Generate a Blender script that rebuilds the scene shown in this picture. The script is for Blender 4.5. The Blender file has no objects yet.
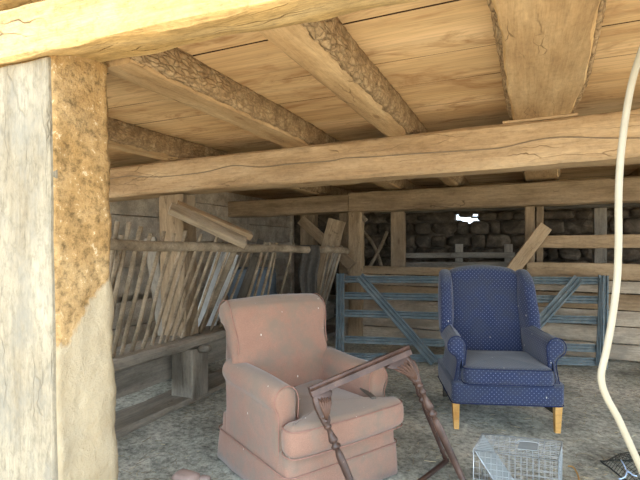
import bpy, bmesh, math, random
from mathutils import Vector, Matrix, noise
random.seed(7)
PI = math.pi
sc = bpy.context.scene
COL = sc.collection

# ------------------------------------------------------------------ camera frame
YAW = math.radians(24); FPX = 460.0; HOR = 245.0; EYE = 1.15
FW = Vector((-math.sin(YAW), math.cos(YAW), 0)); RT = Vector((math.cos(YAW), math.sin(YAW), 0)); UP = Vector((0, 0, 1))
CAM = Vector((0, 0, EYE))
def at(u, v, Z):
    return CAM + Z * (FW + RT * ((u - 320) / FPX) + UP * ((HOR - v) / FPX))
def fl(X, Z, z=0.0):
    return X * RT + Z * FW + UP * z
def on_y(u, v, y):
    d = FW + RT * ((u - 320) / FPX) + UP * ((HOR - v) / FPX)
    return CAM + d * (y / d.y)
def on_x(u, v, x):
    d = FW + RT * ((u - 320) / FPX) + UP * ((HOR - v) / FPX)
    return CAM + d * (x / d.x)
def on_z(u, v, z):
    d = FW + RT * ((u - 320) / FPX) + UP * ((HOR - v) / FPX)
    return CAM + d * ((z - EYE) / d.z)

# ------------------------------------------------------------------ node helpers
def srgb(r, g, b):
    def f(c):
        c /= 255.0
        return c / 12.92 if c <= .04045 else ((c + .055) / 1.055) ** 2.4
    return (f(r), f(g), f(b), 1)
class NT:
    def __init__(s, name):
        s.m = bpy.data.materials.new(name); s.m.use_nodes = True
        s.t = s.m.node_tree; s.t.nodes.clear()
        s.out = s.t.nodes.new('ShaderNodeOutputMaterial'); s.b = s.t.nodes.new('ShaderNodeBsdfPrincipled')
        s.t.links.new(s.b.outputs[0], s.out.inputs[0])
    def n(s, typ, **kw):
        nd = s.t.nodes.new(typ)
        for k, v in kw.items(): setattr(nd, k, v)
        return nd
    def l(s, a, b): s.t.links.new(a, b)
    def coords(s, scale=(1, 1, 1), kind='Object', rot=(0, 0, 0)):
        tc = s.n('ShaderNodeTexCoord'); mp = s.n('ShaderNodeMapping')
        mp.inputs['Scale'].default_value = scale; mp.inputs['Rotation'].default_value = rot
        s.l(tc.outputs[kind], mp.inputs[0]); return mp.outputs[0]
    def noise(s, vec, scale=5, detail=4, rough=.6, dist=0):
        nd = s.n('ShaderNodeTexNoise'); nd.inputs['Scale'].default_value = scale
        nd.inputs['Detail'].default_value = detail; nd.inputs['Roughness'].default_value = rough
        nd.inputs['Distortion'].default_value = dist
        s.l(vec, nd.inputs['Vector']); return nd.outputs['Fac']
    def ramp(s, fac, stops):
        r = s.n('ShaderNodeValToRGB'); e = r.color_ramp.elements
        while len(e) < len(stops): e.new(.5)
        for i, (p, c) in enumerate(stops):
            e[i].position = p; e[i].color = c if len(c) == 4 else (*c, 1)
        s.l(fac, r.inputs[0]); return r.outputs[0]
    def mix(s, fac, a, b, mode='MIX'):
        m = s.n('ShaderNodeMix', data_type='RGBA', blend_type=mode)
        for sock, val in ((m.inputs[0], fac), (m.inputs[6], a), (m.inputs[7], b)):
            if hasattr(val, 'links') or isinstance(val, bpy.types.NodeSocket): s.l(val, sock)
            else: sock.default_value = val
        return m.outputs[2]
    def math(s, op, a, b=0.0, clamp=False):
        m = s.n('ShaderNodeMath', operation=op, use_clamp=clamp)
        for sock, val in ((m.inputs[0], a), (m.inputs[1], b)):
            if isinstance(val, bpy.types.NodeSocket): s.l(val, sock)
            else: sock.default_value = val
        return m.outputs[0]
    def bump(s, h, strength=.4, dist=.01):
        b = s.n('ShaderNodeBump'); b.inputs['Strength'].default_value = strength; b.inputs['Distance'].default_value = dist
        s.l(h, b.inputs['Height']); s.l(b.outputs[0], s.b.inputs['Normal'])
    def fin(s, col, rough=.85, metal=0, spec=.2):
        if isinstance(col, bpy.types.NodeSocket): s.l(col, s.b.inputs['Base Color'])
        else: s.b.inputs['Base Color'].default_value = col
        s.b.inputs['Roughness'].default_value = rough; s.b.inputs['Metallic'].default_value = metal
        s.b.inputs['Specular IOR Level'].default_value = spec
        return s.m
G3 = lambda v: (v, v, v, 1)

def wood(name, dark, mid, light, grain=.35, knots=True, crack=.5, bump=.5, rnd=True, dirt=None, spec=.15, mottle=.5):
    """wood with the grain along local X"""
    s = NT(name)
    tc = s.n('ShaderNodeTexCoord'); oi = s.n('ShaderNodeObjectInfo')
    add = s.n('ShaderNodeVectorMath', operation='ADD'); sv = s.n('ShaderNodeVectorMath', operation='SCALE')
    cmb = s.n('ShaderNodeCombineXYZ'); s.l(oi.outputs['Random'], cmb.inputs[0]); s.l(oi.outputs['Random'], cmb.inputs[1])
    s.l(cmb.outputs[0], sv.inputs[0]); sv.inputs['Scale'].default_value = 37.0
    s.l(tc.outputs['Object'], add.inputs[0]); s.l(sv.outputs[0], add.inputs[1])
    def mp(scale):
        m = s.n('ShaderNodeMapping'); m.inputs['Scale'].default_value = scale; s.l(add.outputs[0], m.inputs[0]); return m.outputs[0]
    big = s.noise(mp((1.2, 5, 5)), 1.6, 3, .5)
    g = s.noise(mp((1.6, 26, 26)), 2.6, 5, .65, .6)
    fine = s.noise(mp((5, 90, 90)), 3, 3, .6)
    col = s.ramp(big, [(.3, dark), (.5, mid), (.72, light)])
    gc = s.ramp(g, [(.32, G3(1 - grain)), (.6, G3(1.0)), (.8, G3(1.08))])
    col = s.mix(1, col, gc, 'MULTIPLY')
    fc = s.ramp(fine, [(.3, G3(.82)), (.7, G3(1.08))])
    col = s.mix(.6, col, fc, 'MULTIPLY')
    mo = s.noise(mp((1, 1.8, 1.8)), 24, 5, .75, .4)
    col = s.mix(mottle, col, s.ramp(mo, [(.34, G3(.68)), (.5, G3(1)), (.66, G3(1.18))]), 'MULTIPLY')
    h = s.math('ADD', s.math('ADD', g, s.math('MULTIPLY', fine, .5)), s.math('MULTIPLY', mo, mottle))
    if crack:
        v = s.n('ShaderNodeTexVoronoi', feature='DISTANCE_TO_EDGE'); v.inputs['Scale'].default_value = 2.2
        dm = s.n('ShaderNodeMapping'); dm.inputs['Scale'].default_value = (.55, 5, 5)
        wv = s.n('ShaderNodeVectorMath', operation='ADD'); nn = s.n('ShaderNodeTexNoise'); nn.inputs['Scale'].default_value = 9
        s.l(add.outputs[0], nn.inputs['Vector']); sc2 = s.n('ShaderNodeVectorMath', operation='SCALE'); sc2.inputs['Scale'].default_value = .05
        s.l(nn.outputs['Color'], sc2.inputs[0]); s.l(add.outputs[0], wv.inputs[0]); s.l(sc2.outputs[0], wv.inputs[1])
        s.l(wv.outputs[0], dm.inputs[0]); s.l(dm.outputs[0], v.inputs['Vector'])
        msk = s.noise(mp((.8, 4, 4)), 2.2, 2, .5)
        line = s.ramp(v.outputs['Distance'], [(0, G3(1)), (.016, G3(0))])
        m2 = s.math('MULTIPLY', s.ramp(msk, [(.52, G3(0)), (.6, G3(1))]), line)
        m2 = s.math('MULTIPLY', m2, crack)
        col = s.mix(m2, col, (dark[0] * .25, dark[1] * .22, dark[2] * .2, 1))
        h = s.math('SUBTRACT', h, s.math('MULTIPLY', m2, 2.0))
    if knots:
        v = s.n('ShaderNodeTexVoronoi'); v.inputs['Scale'].default_value = 2.3; v.inputs['Randomness'].default_value = 1
        s.l(mp((1.0, 2.6, 2.6)), v.inputs['Vector'])
        k = s.ramp(v.outputs['Distance'], [(.05, G3(1)), (.12, G3(0))])
        col = s.mix(s.math('MULTIPLY', k, .55), col, (dark[0] * .5, dark[1] * .4, dark[2] * .35, 1))
    if dirt:
        dn = s.noise(mp((2.5, 4, 4)), 1.7, 5, .7)
        col = s.mix(s.ramp(dn, [(.48, G3(0)), (.66, G3(.75))]), col, dirt)
    s.bump(h, bump, .006)
    return s.fin(col, .85, 0, spec)

def barkmat():
    s = NT('bark'); c = s.coords((1, 1, 1))
    v = s.n('ShaderNodeTexVoronoi', feature='DISTANCE_TO_EDGE'); v.inputs['Scale'].default_value = 46
    m = s.coords((.42, 1.0, 1.0))
    wv = s.n('ShaderNodeVectorMath', operation='ADD'); nn = s.n('ShaderNodeTexNoise'); nn.inputs['Scale'].default_value = 22
    s.l(m, nn.inputs['Vector']); sx = s.n('ShaderNodeVectorMath', operation='SCALE'); sx.inputs['Scale'].default_value = .05
    s.l(nn.outputs['Color'], sx.inputs[0]); s.l(m, wv.inputs[0]); s.l(sx.outputs[0], wv.inputs[1]); s.l(wv.outputs[0], v.inputs['Vector'])
    cells = s.ramp(v.outputs['Distance'], [(0, G3(.45)), (.10, G3(.85)), (.3, G3(1))])
    n = s.noise(c, 14, 5, .7)
    col = s.ramp(n, [(.3, srgb(134, 110, 82)), (.5, srgb(162, 136, 104)), (.7, srgb(186, 162, 128))])
    col = s.mix(.5, col, cells, 'MULTIPLY')
    col = s.mix(.6, col, s.ramp(s.noise(c, 60, 4, .7), [(.35, G3(.6)), (.6, G3(1.1))]), 'MULTIPLY')
    s.bump(s.math('ADD', cells, s.math('MULTIPLY', n, .7)), .9, .012)
    return s.fin(col, .9, 0, .1)

W = {}
W['ceil'] = wood('ceiling_boards', srgb(150, 112, 70), srgb(188, 146, 97), srgb(208, 168, 118), .22, True, .5, .3)
W['beam'] = wood('warm_beam', srgb(148, 122, 92), srgb(172, 146, 114), srgb(188, 164, 132), .2, True, .8, .45)
W['joist'] = wood('joist_wood', srgb(152, 122, 88), srgb(176, 146, 108), srgb(192, 164, 126), .2, True, .7, .45)
W['sap'] = wood('sapwood', srgb(172, 140, 98), srgb(192, 160, 116), srgb(206, 178, 136), .15, False, .4, .5)
W['rear'] = wood('rear_beam', srgb(116, 98, 76), srgb(142, 122, 97), srgb(160, 140, 114), .25, True, .7, .5)
W['lintel'] = wood('lintel_wood', srgb(180, 148, 96), srgb(194, 164, 114), srgb(204, 178, 134), .22, False, .7, .8, mottle=.9)
W['postfront'] = wood('weathered_post', srgb(124, 113, 94), srgb(144, 134, 115), srgb(156, 147, 128), .14, False, .35, .8, dirt=srgb(120, 116, 106), mottle=.9)
W['grey'] = wood('grey_old_wood', srgb(122, 115, 104), srgb(146, 138, 125), srgb(164, 155, 141), .25, False, .5, .5)
W['greydark'] = wood('dark_old_wood', srgb(58, 53, 47), srgb(82, 76, 67), srgb(104, 96, 85), .3, False, .5, .5)
W['pole'] = wood('rack_poles', srgb(112, 98, 80), srgb(142, 126, 104), srgb(166, 150, 128), .25, False, .3, .5)
W['board'] = wood('tan_boards', srgb(130, 108, 82), srgb(160, 137, 108), srgb(178, 156, 126), .22, True, .5, .4)
W['partition'] = wood('partition_boards', srgb(154, 140, 121), srgb(184, 168, 147), srgb(202, 187, 165), .25, True, .6, .5, dirt=srgb(142, 135, 122))
W['leg'] = wood('beech_leg', srgb(176, 128, 66), srgb(204, 156, 88), srgb(216, 172, 106), .12, False, 0, .1, spec=.4)
W['white'] = wood('whitewashed', srgb(168, 170, 168), srgb(196, 198, 196), srgb(214, 214, 210), .2, False, .5, .5)
BARK = barkmat()

def plain(name, c, rough=.6, metal=0, var=.15, scale=20, bump=.1, spec=.3):
    s = NT(name); n = s.noise(s.coords(), scale, 4, .6)
    lo = tuple(x * (1 - var) for x in c[:3]) + (1,); hi = tuple(min(1, x * (1 + var)) for x in c[:3]) + (1,)
    if bump: s.bump(n, bump, .004)
    return s.fin(s.ramp(n, [(.3, lo), (.7, hi)]), rough, metal, spec)

# ------------------------------------------------------------------ object helpers
def tag(o, label=None, cat=None, group=None, kind=None):
    if label: o['label'] = label
    if cat: o['category'] = cat
    if group: o['group'] = group
    if kind: o['kind'] = kind
    return o
def empty(name, loc=(0, 0, 0), rz=0.0):
    o = bpy.data.objects.new(name, None); COL.objects.link(o); o.location = loc; o.rotation_euler = (0, 0, rz)
    o.empty_display_size = .1; return o
def mk(name, verts, faces, mat, parent=None, matrix=None, smooth=True, uvbox=False, mats=None, fmat=None, recalc=True):
    me = bpy.data.meshes.new(name)
    me.from_pydata([tuple(v) for v in verts], [], faces)
    for m in ([mat] if mats is None else mats): me.materials.append(m)
    if fmat:
        for p, i in zip(me.polygons, fmat): p.material_index = i
    if recalc:
        bm = bmesh.new(); bm.from_mesh(me); bmesh.ops.recalc_face_normals(bm, faces=bm.faces); bm.to_mesh(me); bm.free()
    if smooth:
        me.polygons.foreach_set('use_smooth', [True] * len(me.polygons))
    if uvbox:
        uv = me.uv_layers.new(name='UVMap')
        for p in me.polygons:
            n = p.normal; a = max(range(3), key=lambda i: abs(n[i]))
            for li in p.loop_indices:
                c = me.vertices[me.loops[li].vertex_index].co
                uv.data[li].uv = (c.y, c.z) if a == 0 else ((c.x, c.z) if a == 1 else (c.x, c.y))
    o = bpy.data.objects.new(name, me); COL.objects.link(o)
    if parent is not None: o.parent = parent
    if matrix is not None: o.matrix_basis = matrix
    me.update()
    return o
class MB:
    def __init__(s): s.v = []; s.f = []
    def add(s, v, f):
        k = len(s.v); s.v += [Vector(x) for x in v]; s.f += [tuple(i + k for i in q) for q in f]
    def box(s, c, d, M=None, bev=0.0):
        c = Vector(c); hx, hy, hz = d[0] / 2, d[1] / 2, d[2] / 2
        if bev > 0:
            bm = bmesh.new(); bmesh.ops.create_cube(bm, size=1)
            for v in bm.verts: v.co = Vector((v.co.x * d[0], v.co.y * d[1], v.co.z * d[2]))
            bmesh.ops.bevel(bm, geom=bm.edges[:], offset=bev, segments=2, affect='EDGES')
            vs = [v.co.copy() for v in bm.verts]; bm.verts.index_update()
            fs = [tuple(v.index for v in f.verts) for f in bm.faces]; bm.free()
        else:
            vs = [Vector((x, y, z)) for x in (-hx, hx) for y in (-hy, hy) for z in (-hz, hz)]
            fs = [(0, 1, 3, 2), (4, 6, 7, 5), (0, 4, 5, 1), (2, 3, 7, 6), (0, 2, 6, 4), (1, 5, 7, 3)]
        if M is not None: vs = [M @ v for v in vs]
        s.add([v + c for v in vs], fs)
    def tube(s, pts, r, n=8, cap=True, flat=1.0):
        pts = [Vector(p) for p in pts]
        rr = r if isinstance(r, (list, tuple)) else [r] * len(pts)
        vs = []; prev = None
        for i, p in enumerate(pts):
            t = (pts[min(i + 1, len(pts) - 1)] - pts[max(i - 1, 0)]).normalized()
            if prev is None:
                a = Vector((0, 0, 1)) if abs(t.z) < .9 else Vector((1, 0, 0))
                u = t.cross(a).normalized()
            else:
                u = (prev - t * prev.dot(t)).normalized()
            prev = u; w = t.cross(u)
            for k in range(n):
                an = 2 * PI * k / n
                vs.append(p + (u * math.cos(an) + w * math.sin(an) * flat) * rr[i])
        fs = []
        for i in range(len(pts) - 1):
            for k in range(n):
                fs.append((i * n + k, i * n + (k + 1) % n, (i + 1) * n + (k + 1) % n, (i + 1) * n + k))
        if cap:
            fs.append(tuple(range(n))[::-1]); fs.append(tuple((len(pts) - 1) * n + k for k in range(n)))
        s.add(vs, fs)
    def build(s, name, mat, parent=None, smooth=True, uvbox=False, matrix=None):
        return mk(name, s.v, s.f, mat, parent, matrix, smooth, uvbox)

def autosm(o, ang=35):
    me = o.data
    bm = bmesh.new(); bm.from_mesh(me)
    for e in bm.edges:
        if len(e.link_faces) == 2 and e.calc_face_angle(0) > math.radians(ang): e.smooth = False
    bm.to_mesh(me); bm.free()
    return o

def frame_matrix(p0, p1, up=Vector((0, 0, 1))):
    p0 = Vector(p0); p1 = Vector(p1); x = (p1 - p0).normalized(); y = Vector(up).cross(x)
    if y.length < 1e-4: y = Vector((0, 1, 0)).cross(x)
    y.normalize(); z = x.cross(y)
    M = Matrix((x, y, z)).transposed().to_4x4(); M.translation = p0
    return M, (p1 - p0).length

def timber(name, p0, p1, w, h, mat, up=(0, 0, 1), rough=.005, parent=None, bev=.012, seg=.07, seed=None, wob=.0, taper=1.0, jag=0.0):
    """hewn timber, grain along local X, centre line p0 -> p1"""
    if seed is None: seed = random.uniform(0, 500)
    M, L = frame_matrix(p0, p1, Vector(up))
    bev = min(bev, w * .3, h * .3)
    a, b = w / 2, h / 2; ns = 4
    ring = []
    cs = [(a, -b), (a, b), (-a, b), (-a, -b)]
    for i in range(4):
        (x0, y0), (x1, y1) = cs[i], cs[(i + 1) % 4]
        dx, dy = x1 - x0, y1 - y0; l = math.hypot(dx, dy)
        for k in range(ns + 1):
            t = bev / l + (1 - 2 * bev / l) * k / ns
            ring.append((x0 + dx * t, y0 + dy * t, dy / l, -dx / l))
    n = len(ring); m = max(2, int(L / seg))
    vs = []
    for i in range(m + 1):
        x = L * i / m; k = 1 + (taper - 1) * i / m
        wy = wob * noise.noise(Vector((x * .9, seed, 3))); wz = wob * noise.noise(Vector((x * .9, seed, 9)))
        for (y, z, ny, nz) in ring:
            d = rough * (noise.noise(Vector((x * 2.5, y * 9 + seed, z * 9))) * 1.2 + noise.noise(Vector((x * 9, y * 25 + seed, z * 25))) * .6)
            xe = x
            if jag and (i == 0 or i == m): xe += jag * noise.noise(Vector((seed, y * 30, z * 30)))
            vs.append((xe, y * k + ny * d + wy, z * k + nz * d + wz))
    fs = []
    for i in range(m):
        for k in range(n):
            fs.append((i * n + k, i * n + (k + 1) % n, (i + 1) * n + (k + 1) % n, (i + 1) * n + k))
    fs.append(tuple(range(n))); fs.append(tuple(m * n + k for k in range(n)))
    o = mk(name, vs, fs, mat, parent, None, True)
    if parent is not None: o.matrix_basis = parent.matrix_basis.inverted() @ M if parent.type == 'EMPTY' or True else M
    else: o.matrix_basis = M
    return autosm(o, 40)

def pillow(outline, thick, r=.02, seg=4, axis='Y', loc=(0, 0, 0), bulge=0.0, M=None):
    """closed 2D outline (a,b) extruded by thick along axis, rounded edges. Returns verts, faces"""
    n = len(outline); P = [Vector(p) for p in outline]
    area = sum(P[i].x * P[(i + 1) % n].y - P[(i + 1) % n].x * P[i].y for i in range(n))
    if area < 0: P = P[::-1]
    nor = []
    for i in range(n):
        e1 = (P[i] - P[i - 1]).normalized(); e2 = (P[(i + 1) % n] - P[i]).normalized()
        t = (e1 + e2)
        t = t.normalized() if t.length > 1e-5 else e2
        nv = Vector((t.y, -t.x)); c = max(.5, nv.dot(Vector((e2.y, -e2.x))))
        nor.append(nv / c)
    H = thick / 2; r = min(r, H * .98)
    rings = []
    for k in range(seg + 1):
        an = PI / 2 * k / seg
        rings.append((-H + r - r * math.cos(an) , r - r * math.sin(an)))
    # from -H side: k=0 -> z=-H+0 , inset r ; k=seg -> z=-H+r, inset 0
    rings = [(-H + r * (1 - math.sin(PI / 2 * k / seg)) if False else -H + r * (1 - math.cos(PI / 2 * k / seg)), r * (1 - math.sin(PI / 2 * k / seg))) for k in range(seg + 1)]
    mid = max(1, int((thick - 2 * r) / .05))
    full = list(rings)
    for j in range(1, mid): full.append((-H + r + (thick - 2 * r) * j / mid, 0))
    full += [(-z, ins) for (z, ins) in rings[::-1]]
    vs = []
    for (z, ins) in full:
        for p, nv in zip(P, nor):
            q = p - nv * ins; vs.append((q.x, q.y, z))
    fs = []
    for i in range(len(full) - 1):
        for k in range(n):
            fs.append((i * n + k, i * n + (k + 1) % n, (i + 1) * n + (k + 1) % n, (i + 1) * n + k))
    if bulge:
        c = sum(P, Vector((0, 0))) / n
        for side, base in ((-1, 0), (1, (len(full) - 1) * n)):
            prev = list(range(base, base + n)); K = 6
            for j in range(1, K):
                t = j / K; cur = []
                for k in range(n):
                    b0 = vs[base + k]; x = c.x + (b0[0] - c.x) * (1 - t); y = c.y + (b0[1] - c.y) * (1 - t)
                    vs.append((x, y, b0[2] + side * bulge * math.sin(PI / 2 * t))); cur.append(len(vs) - 1)
                for k in range(n): fs.append((prev[k], prev[(k + 1) % n], cur[(k + 1) % n], cur[k]))
                prev = cur
            vs.append((c.x, c.y, side * (H + bulge))); ci = len(vs) - 1
            for k in range(n): fs.append((prev[k], prev[(k + 1) % n], ci))
    else:
        fs.append(tuple(range(n))); fs.append(tuple((len(full) - 1) * n + k for k in range(n)))
    out = []
    for (a, b, z) in vs:
        if axis == 'Y': v = Vector((a, z, b))
        elif axis == 'X': v = Vector((z, a, b))
        else: v = Vector((a, b, z))
        if M is not None: v = M @ v
        out.append(v + Vector(loc))
    return out, fs
def smoothpoly(pts, sub=5, closed=True):
    """Catmull-Rom through the points"""
    n = len(pts); out = []; P = [Vector(p) for p in pts]
    rng = range(n) if closed else range(n - 1)
    for i in rng:
        p0 = P[(i - 1) % n] if closed or i > 0 else P[0]; p1 = P[i]; p2 = P[(i + 1) % n]
        p3 = P[(i + 2) % n] if closed or i + 2 < n else P[-1]
        for k in range(sub):
            t = k / sub
            out.append(.5 * ((2 * p1) + (-p0 + p2) * t + (2 * p0 - 5 * p1 + 4 * p2 - p3) * t * t + (-p0 + 3 * p1 - 3 * p2 + p3) * t ** 3))
    if not closed: out.append(P[-1])
    return out
def rrect(w, h, r, n=4, cx=0, cy=0):
    pts = []
    for sx, sy, a0 in ((1, -1, -PI / 2), (1, 1, 0), (-1, 1, PI / 2), (-1, -1, PI)):
        for k in range(n + 1):
            a = a0 + PI / 2 * k / n
            pts.append((cx + sx * (w / 2 - r) + r * math.cos(a), cy + sy * (h / 2 - r) + r * math.sin(a)))
    # densify straight sides
    out = []
    for i, p in enumerate(pts):
        q = pts[(i + 1) % len(pts)]; out.append(p); d = math.dist(p, q)
        if d > .06:
            m = int(d / .05)
            for k in range(1, m): out.append((p[0] + (q[0] - p[0]) * k / m, p[1] + (q[1] - p[1]) * k / m))
    return out
def ripple(vs, amp, f=8, seed=0):
    return [v + Vector((noise.noise(v * f + Vector((seed, 0, 0))), noise.noise(v * f + Vector((0, seed, 9))), noise.noise(v * f + Vector((5, 0, seed))))) * amp for v in vs]

# ================================================================== SETTING
def floormat():
    s = NT('trodden_dung_floor'); c = s.coords()
    n1 = s.noise(c, 1.3, 5, .6); n2 = s.noise(c, 30, 6, .75); n3 = s.noise(c, 110, 3, .7)
    col = s.ramp(n1, [(.32, srgb(108, 110, 103)), (.5, srgb(176, 176, 164)), (.68, srgb(212, 209, 196))])
    col = s.mix(1, col, s.ramp(n2, [(.36, G3(.5)), (.5, G3(1.0)), (.66, G3(1.5))]), 'MULTIPLY')
    spk = s.ramp(n3, [(.66, G3(0)), (.74, G3(.7))])
    col = s.mix(spk, col, srgb(190, 184, 166))
    s.bump(s.math('ADD', n2, s.math('MULTIPLY', n3, .4)), .9, .02)
    return s.fin(col, .92, 0, .1)
def grid(name, x0, x1, y0, y1, step, zf, mat):
    nx = int((x1 - x0) / step); ny = int((y1 - y0) / step)
    vs = [(x0 + (x1 - x0) * i / nx, y0 + (y1 - y0) * j / ny, 0) for j in range(ny + 1) for i in range(nx + 1)]
    vs = [(x, y, zf(x, y)) for x, y, _ in vs]
    fs = [(j * (nx + 1) + i, j * (nx + 1) + i + 1, (j + 1) * (nx + 1) + i + 1, (j + 1) * (nx + 1) + i) for j in range(ny) for i in range(nx)]
    return mk(name, vs, fs, mat)
fz = lambda x, y: -.012 + .010 * noise.noise(Vector((x * 3, y * 3, 0))) + .007 * noise.noise(Vector((x * 11, y * 11, 4)))
flo = grid('floor', -4.6, 4.2, .9, 7.6, .045, fz, floormat()); tag(flo, kind='structure')
s = NT('sunlit_yard'); n = s.noise(s.coords(), 3, 5, .6); s.bump(n, .4, .03)
YARD = s.fin(s.ramp(n, [(.3, srgb(196, 178, 148)), (.7, srgb(218, 202, 174))]), .95, 0, .1)
mb = MB(); mb.box((0, -9.6, -.08), (40, 21, .12)); mb.box((12.2, 5.9, -.08), (15.6, 10, .12)); tag(mb.build('ground', YARD, smooth=False), kind='structure')

# ceiling: wide boards across the joists
ZC = 1.937
mb = MB(); y = 1.17; k = 0; cfm = []
while y < 7.5:
    w = random.uniform(.32, .46)
    mb.v, mb.f = mb.v, mb.f
    x = -4.5 - random.uniform(0, 2)
    z = ZC + random.uniform(0, .003)
    nx = 60; vs = []; fs = []
    x0, x1 = -4.5, 4.2
    e0 = random.uniform(0, 99)
    for i in range(nx + 1):
        xx = x0 + (x1 - x0) * i / nx
        a = .005 * noise.noise(Vector((xx * 1.5, e0, 0))); b = .005 * noise.noise(Vector((xx * 1.5, e0 + 7, 0)))
        zz = z + .003 * noise.noise(Vector((xx, e0, 5)))
        for (yy, dz) in ((y + .001 + a * .25, .0), (y + .05 + a, 0), (y + w - .05 + b, 0), (y + w - .004 + b * .25, .0), (y + w - .004 + b * .25, .03), (y + .001 + a * .25, .03)):
            vs.append((xx, yy, zz + dz))
    for i in range(nx):
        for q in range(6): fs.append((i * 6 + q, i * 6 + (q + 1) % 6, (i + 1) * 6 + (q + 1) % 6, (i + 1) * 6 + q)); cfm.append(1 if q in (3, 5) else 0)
    cfm += [0, 0]; fs.append(tuple(range(6))); fs.append(tuple(nx * 6 + q for q in range(6)))
    mb.add(vs, fs); y += w; k += 1
def ceilmat():
    s = NT('ceiling_planks')
    tc = s.n('ShaderNodeTexCoord')
    sep = s.n('ShaderNodeSeparateXYZ'); s.l(tc.outputs['Object'], sep.inputs[0])
    def mp(sc_):
        m = s.n('ShaderNodeMapping'); m.inputs['Scale'].default_value = sc_; s.l(tc.outputs['Object'], m.inputs[0]); return m.outputs[0]
    big = s.noise(mp((.7, 3.5, 1)), 1.2, 3, .5); g = s.noise(mp((1.1, 22, 1)), 2.4, 5, .6, .8)
    st = s.noise(mp((.9, 2.2, 1)), 2.6, 5, .7, 1.0)
    col = s.ramp(big, [(.3, srgb(186, 150, 108)), (.5, srgb(208, 174, 130)), (.7, srgb(222, 190, 148))])
    col = s.mix(1, col, s.ramp(g, [(.3, G3(.72)), (.6, G3(1.03))]), 'MULTIPLY')
    col = s.mix(s.ramp(st, [(.52, G3(0)), (.66, G3(.8))]), col, srgb(158, 118, 80))
    v = s.n('ShaderNodeTexVoronoi'); v.inputs['Scale'].default_value = 1.5; s.l(mp((1, 2.4, 1)), v.inputs['Vector'])
    k = s.ramp(v.outputs['Distance'], [(.03, G3(.8)), (.09, G3(0))])
    col = s.mix(k, col, srgb(112, 78, 48))
    s.bump(g, .3, .005)
    return s.fin(col, .85, 0, .12)
tag(mk('ceiling', mb.v, mb.f, None, mats=[ceilmat(), plain('shaded_board_edge', srgb(62, 46, 32), .95, 0, .1, 20, 0, .05)], fmat=cfm, smooth=False), kind='structure')  # gap sides painted dark as shade, in place of their lit edges
mb = MB(); mb.box((-.15, 4.2, 2.05), (8.8, 6.6, .10)); mb.box((-.15, 4.2, 2.9), (9.2, 7.2, .06))
tag(mb.build('roof', W['greydark'], smooth=False), kind='structure')

# stone walls
def stonemat(name, a, b, c_):
    s = NT(name); c = s.coords()
    v = s.n('ShaderNodeTexVoronoi'); v.inputs['Scale'].default_value = 4; s.l(c, v.inputs['Vector'])
    n = s.noise(c, 9, 6, .7); n2 = s.noise(c, 50, 4, .7)
    col = s.ramp(n, [(.3, a), (.5, b), (.7, c_)])
    bw = s.n('ShaderNodeRGBToBW'); s.l(v.outputs['Color'], bw.inputs[0])
    col = s.mix(.7, col, s.ramp(bw.outputs[0], [(.2, G3(.65)), (.8, G3(1.25))]), 'MULTIPLY')
    s.bump(s.math('ADD', n, s.math('MULTIPLY', n2, .5)), .7, .02)
    return s.fin(col, .9, 0, .15)
STONE = stonemat('rubble_stone', srgb(70, 62, 52), srgb(92, 82, 70), srgb(122, 110, 95))
def stone(mb, c, d, seed):
    bm = bmesh.new(); bmesh.ops.create_icosphere(bm, subdivisions=2, radius=1)
    for v in bm.verts:
        q = v.co.copy()
        q = Vector([math.copysign(abs(a) ** .55, a) for a in q])
        q *= 1 + .18 * noise.noise(q * 1.3 + Vector((seed, 0, 0)))
        v.co = Vector((q.x * d[0] / 2, q.y * d[1] / 2, q.z * d[2] / 2))
    bm.verts.index_update()
    mb.add([v.co + Vector(c) for v in bm.verts], [tuple(v.index for v in f.verts) for f in bm.faces]); bm.free()
YB = 7.0
hole = on_y(468, 218, YB)
mb = MB(); hw, hh = .21, .075
x0, x1 = -4.6, 4.2
mb.box(((x0 + hole.x - hw) / 2, YB + .26, 1.4), (hole.x - hw - x0, .3, 2.8)); mb.box(((x1 + hole.x + hw) / 2, YB + .26, 1.4), (x1 - hole.x - hw, .3, 2.8))
mb.box((hole.x, YB + .26, (hole.z - hh) / 2), (2 * hw, .3, hole.z - hh)); mb.box((hole.x, YB + .26, (2.8 + hole.z + hh) / 2), (2 * hw, .3, 2.8 - hole.z - hh))
z = .0; sd = 0
while z < 1.95:
    h = random.uniform(.11, .20); x = x0 + random.uniform(0, .2)
    while x < x1:
        w = random.uniform(.14, .52)
        cx, cz = x + w / 2, z + h / 2
        inhole = abs(cx - hole.x) < hw * .62 + w * .3 and abs(cz - hole.z) < hh + .02
        if not inhole and -2.6 < cx < 4.1:
            stone(mb, (cx, YB + .14 + random.uniform(-.04, .04), cz), (w * 1.03, .2, h * random.uniform(.9, 1.1)), sd)
        x += w; sd += 3.7
    z += h
stone(mb, (hole.x - .05, YB + .2, hole.z + .055), (.2, .1, .07), 4); stone(mb, (hole.x + .13, YB + .2, hole.z - .06), (.2, .1, .06), 9); stone(mb, (hole.x + .07, YB + .2, hole.z + .02), (.1, .08, .035), 19)
stone(mb, (hole.x - .16, YB + .2, hole.z - .045), (.12, .1, .06), 14)
tag(mb.build('wall_back', STONE), kind='structure')
mb = MB(); mb.box((4.25, 1.3, 1.4), (.2, .4, 2.8)); mb.box((4.25, 6.9, 1.4), (.2, 1.0, 2.8)); mb.box((4.25, 4.2, 2.4), (.2, 5.6, .8)); tag(mb.build('wall_right', STONE, smooth=False), kind='structure')  # wide side opening, out of view, added to let fill light inside

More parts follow.
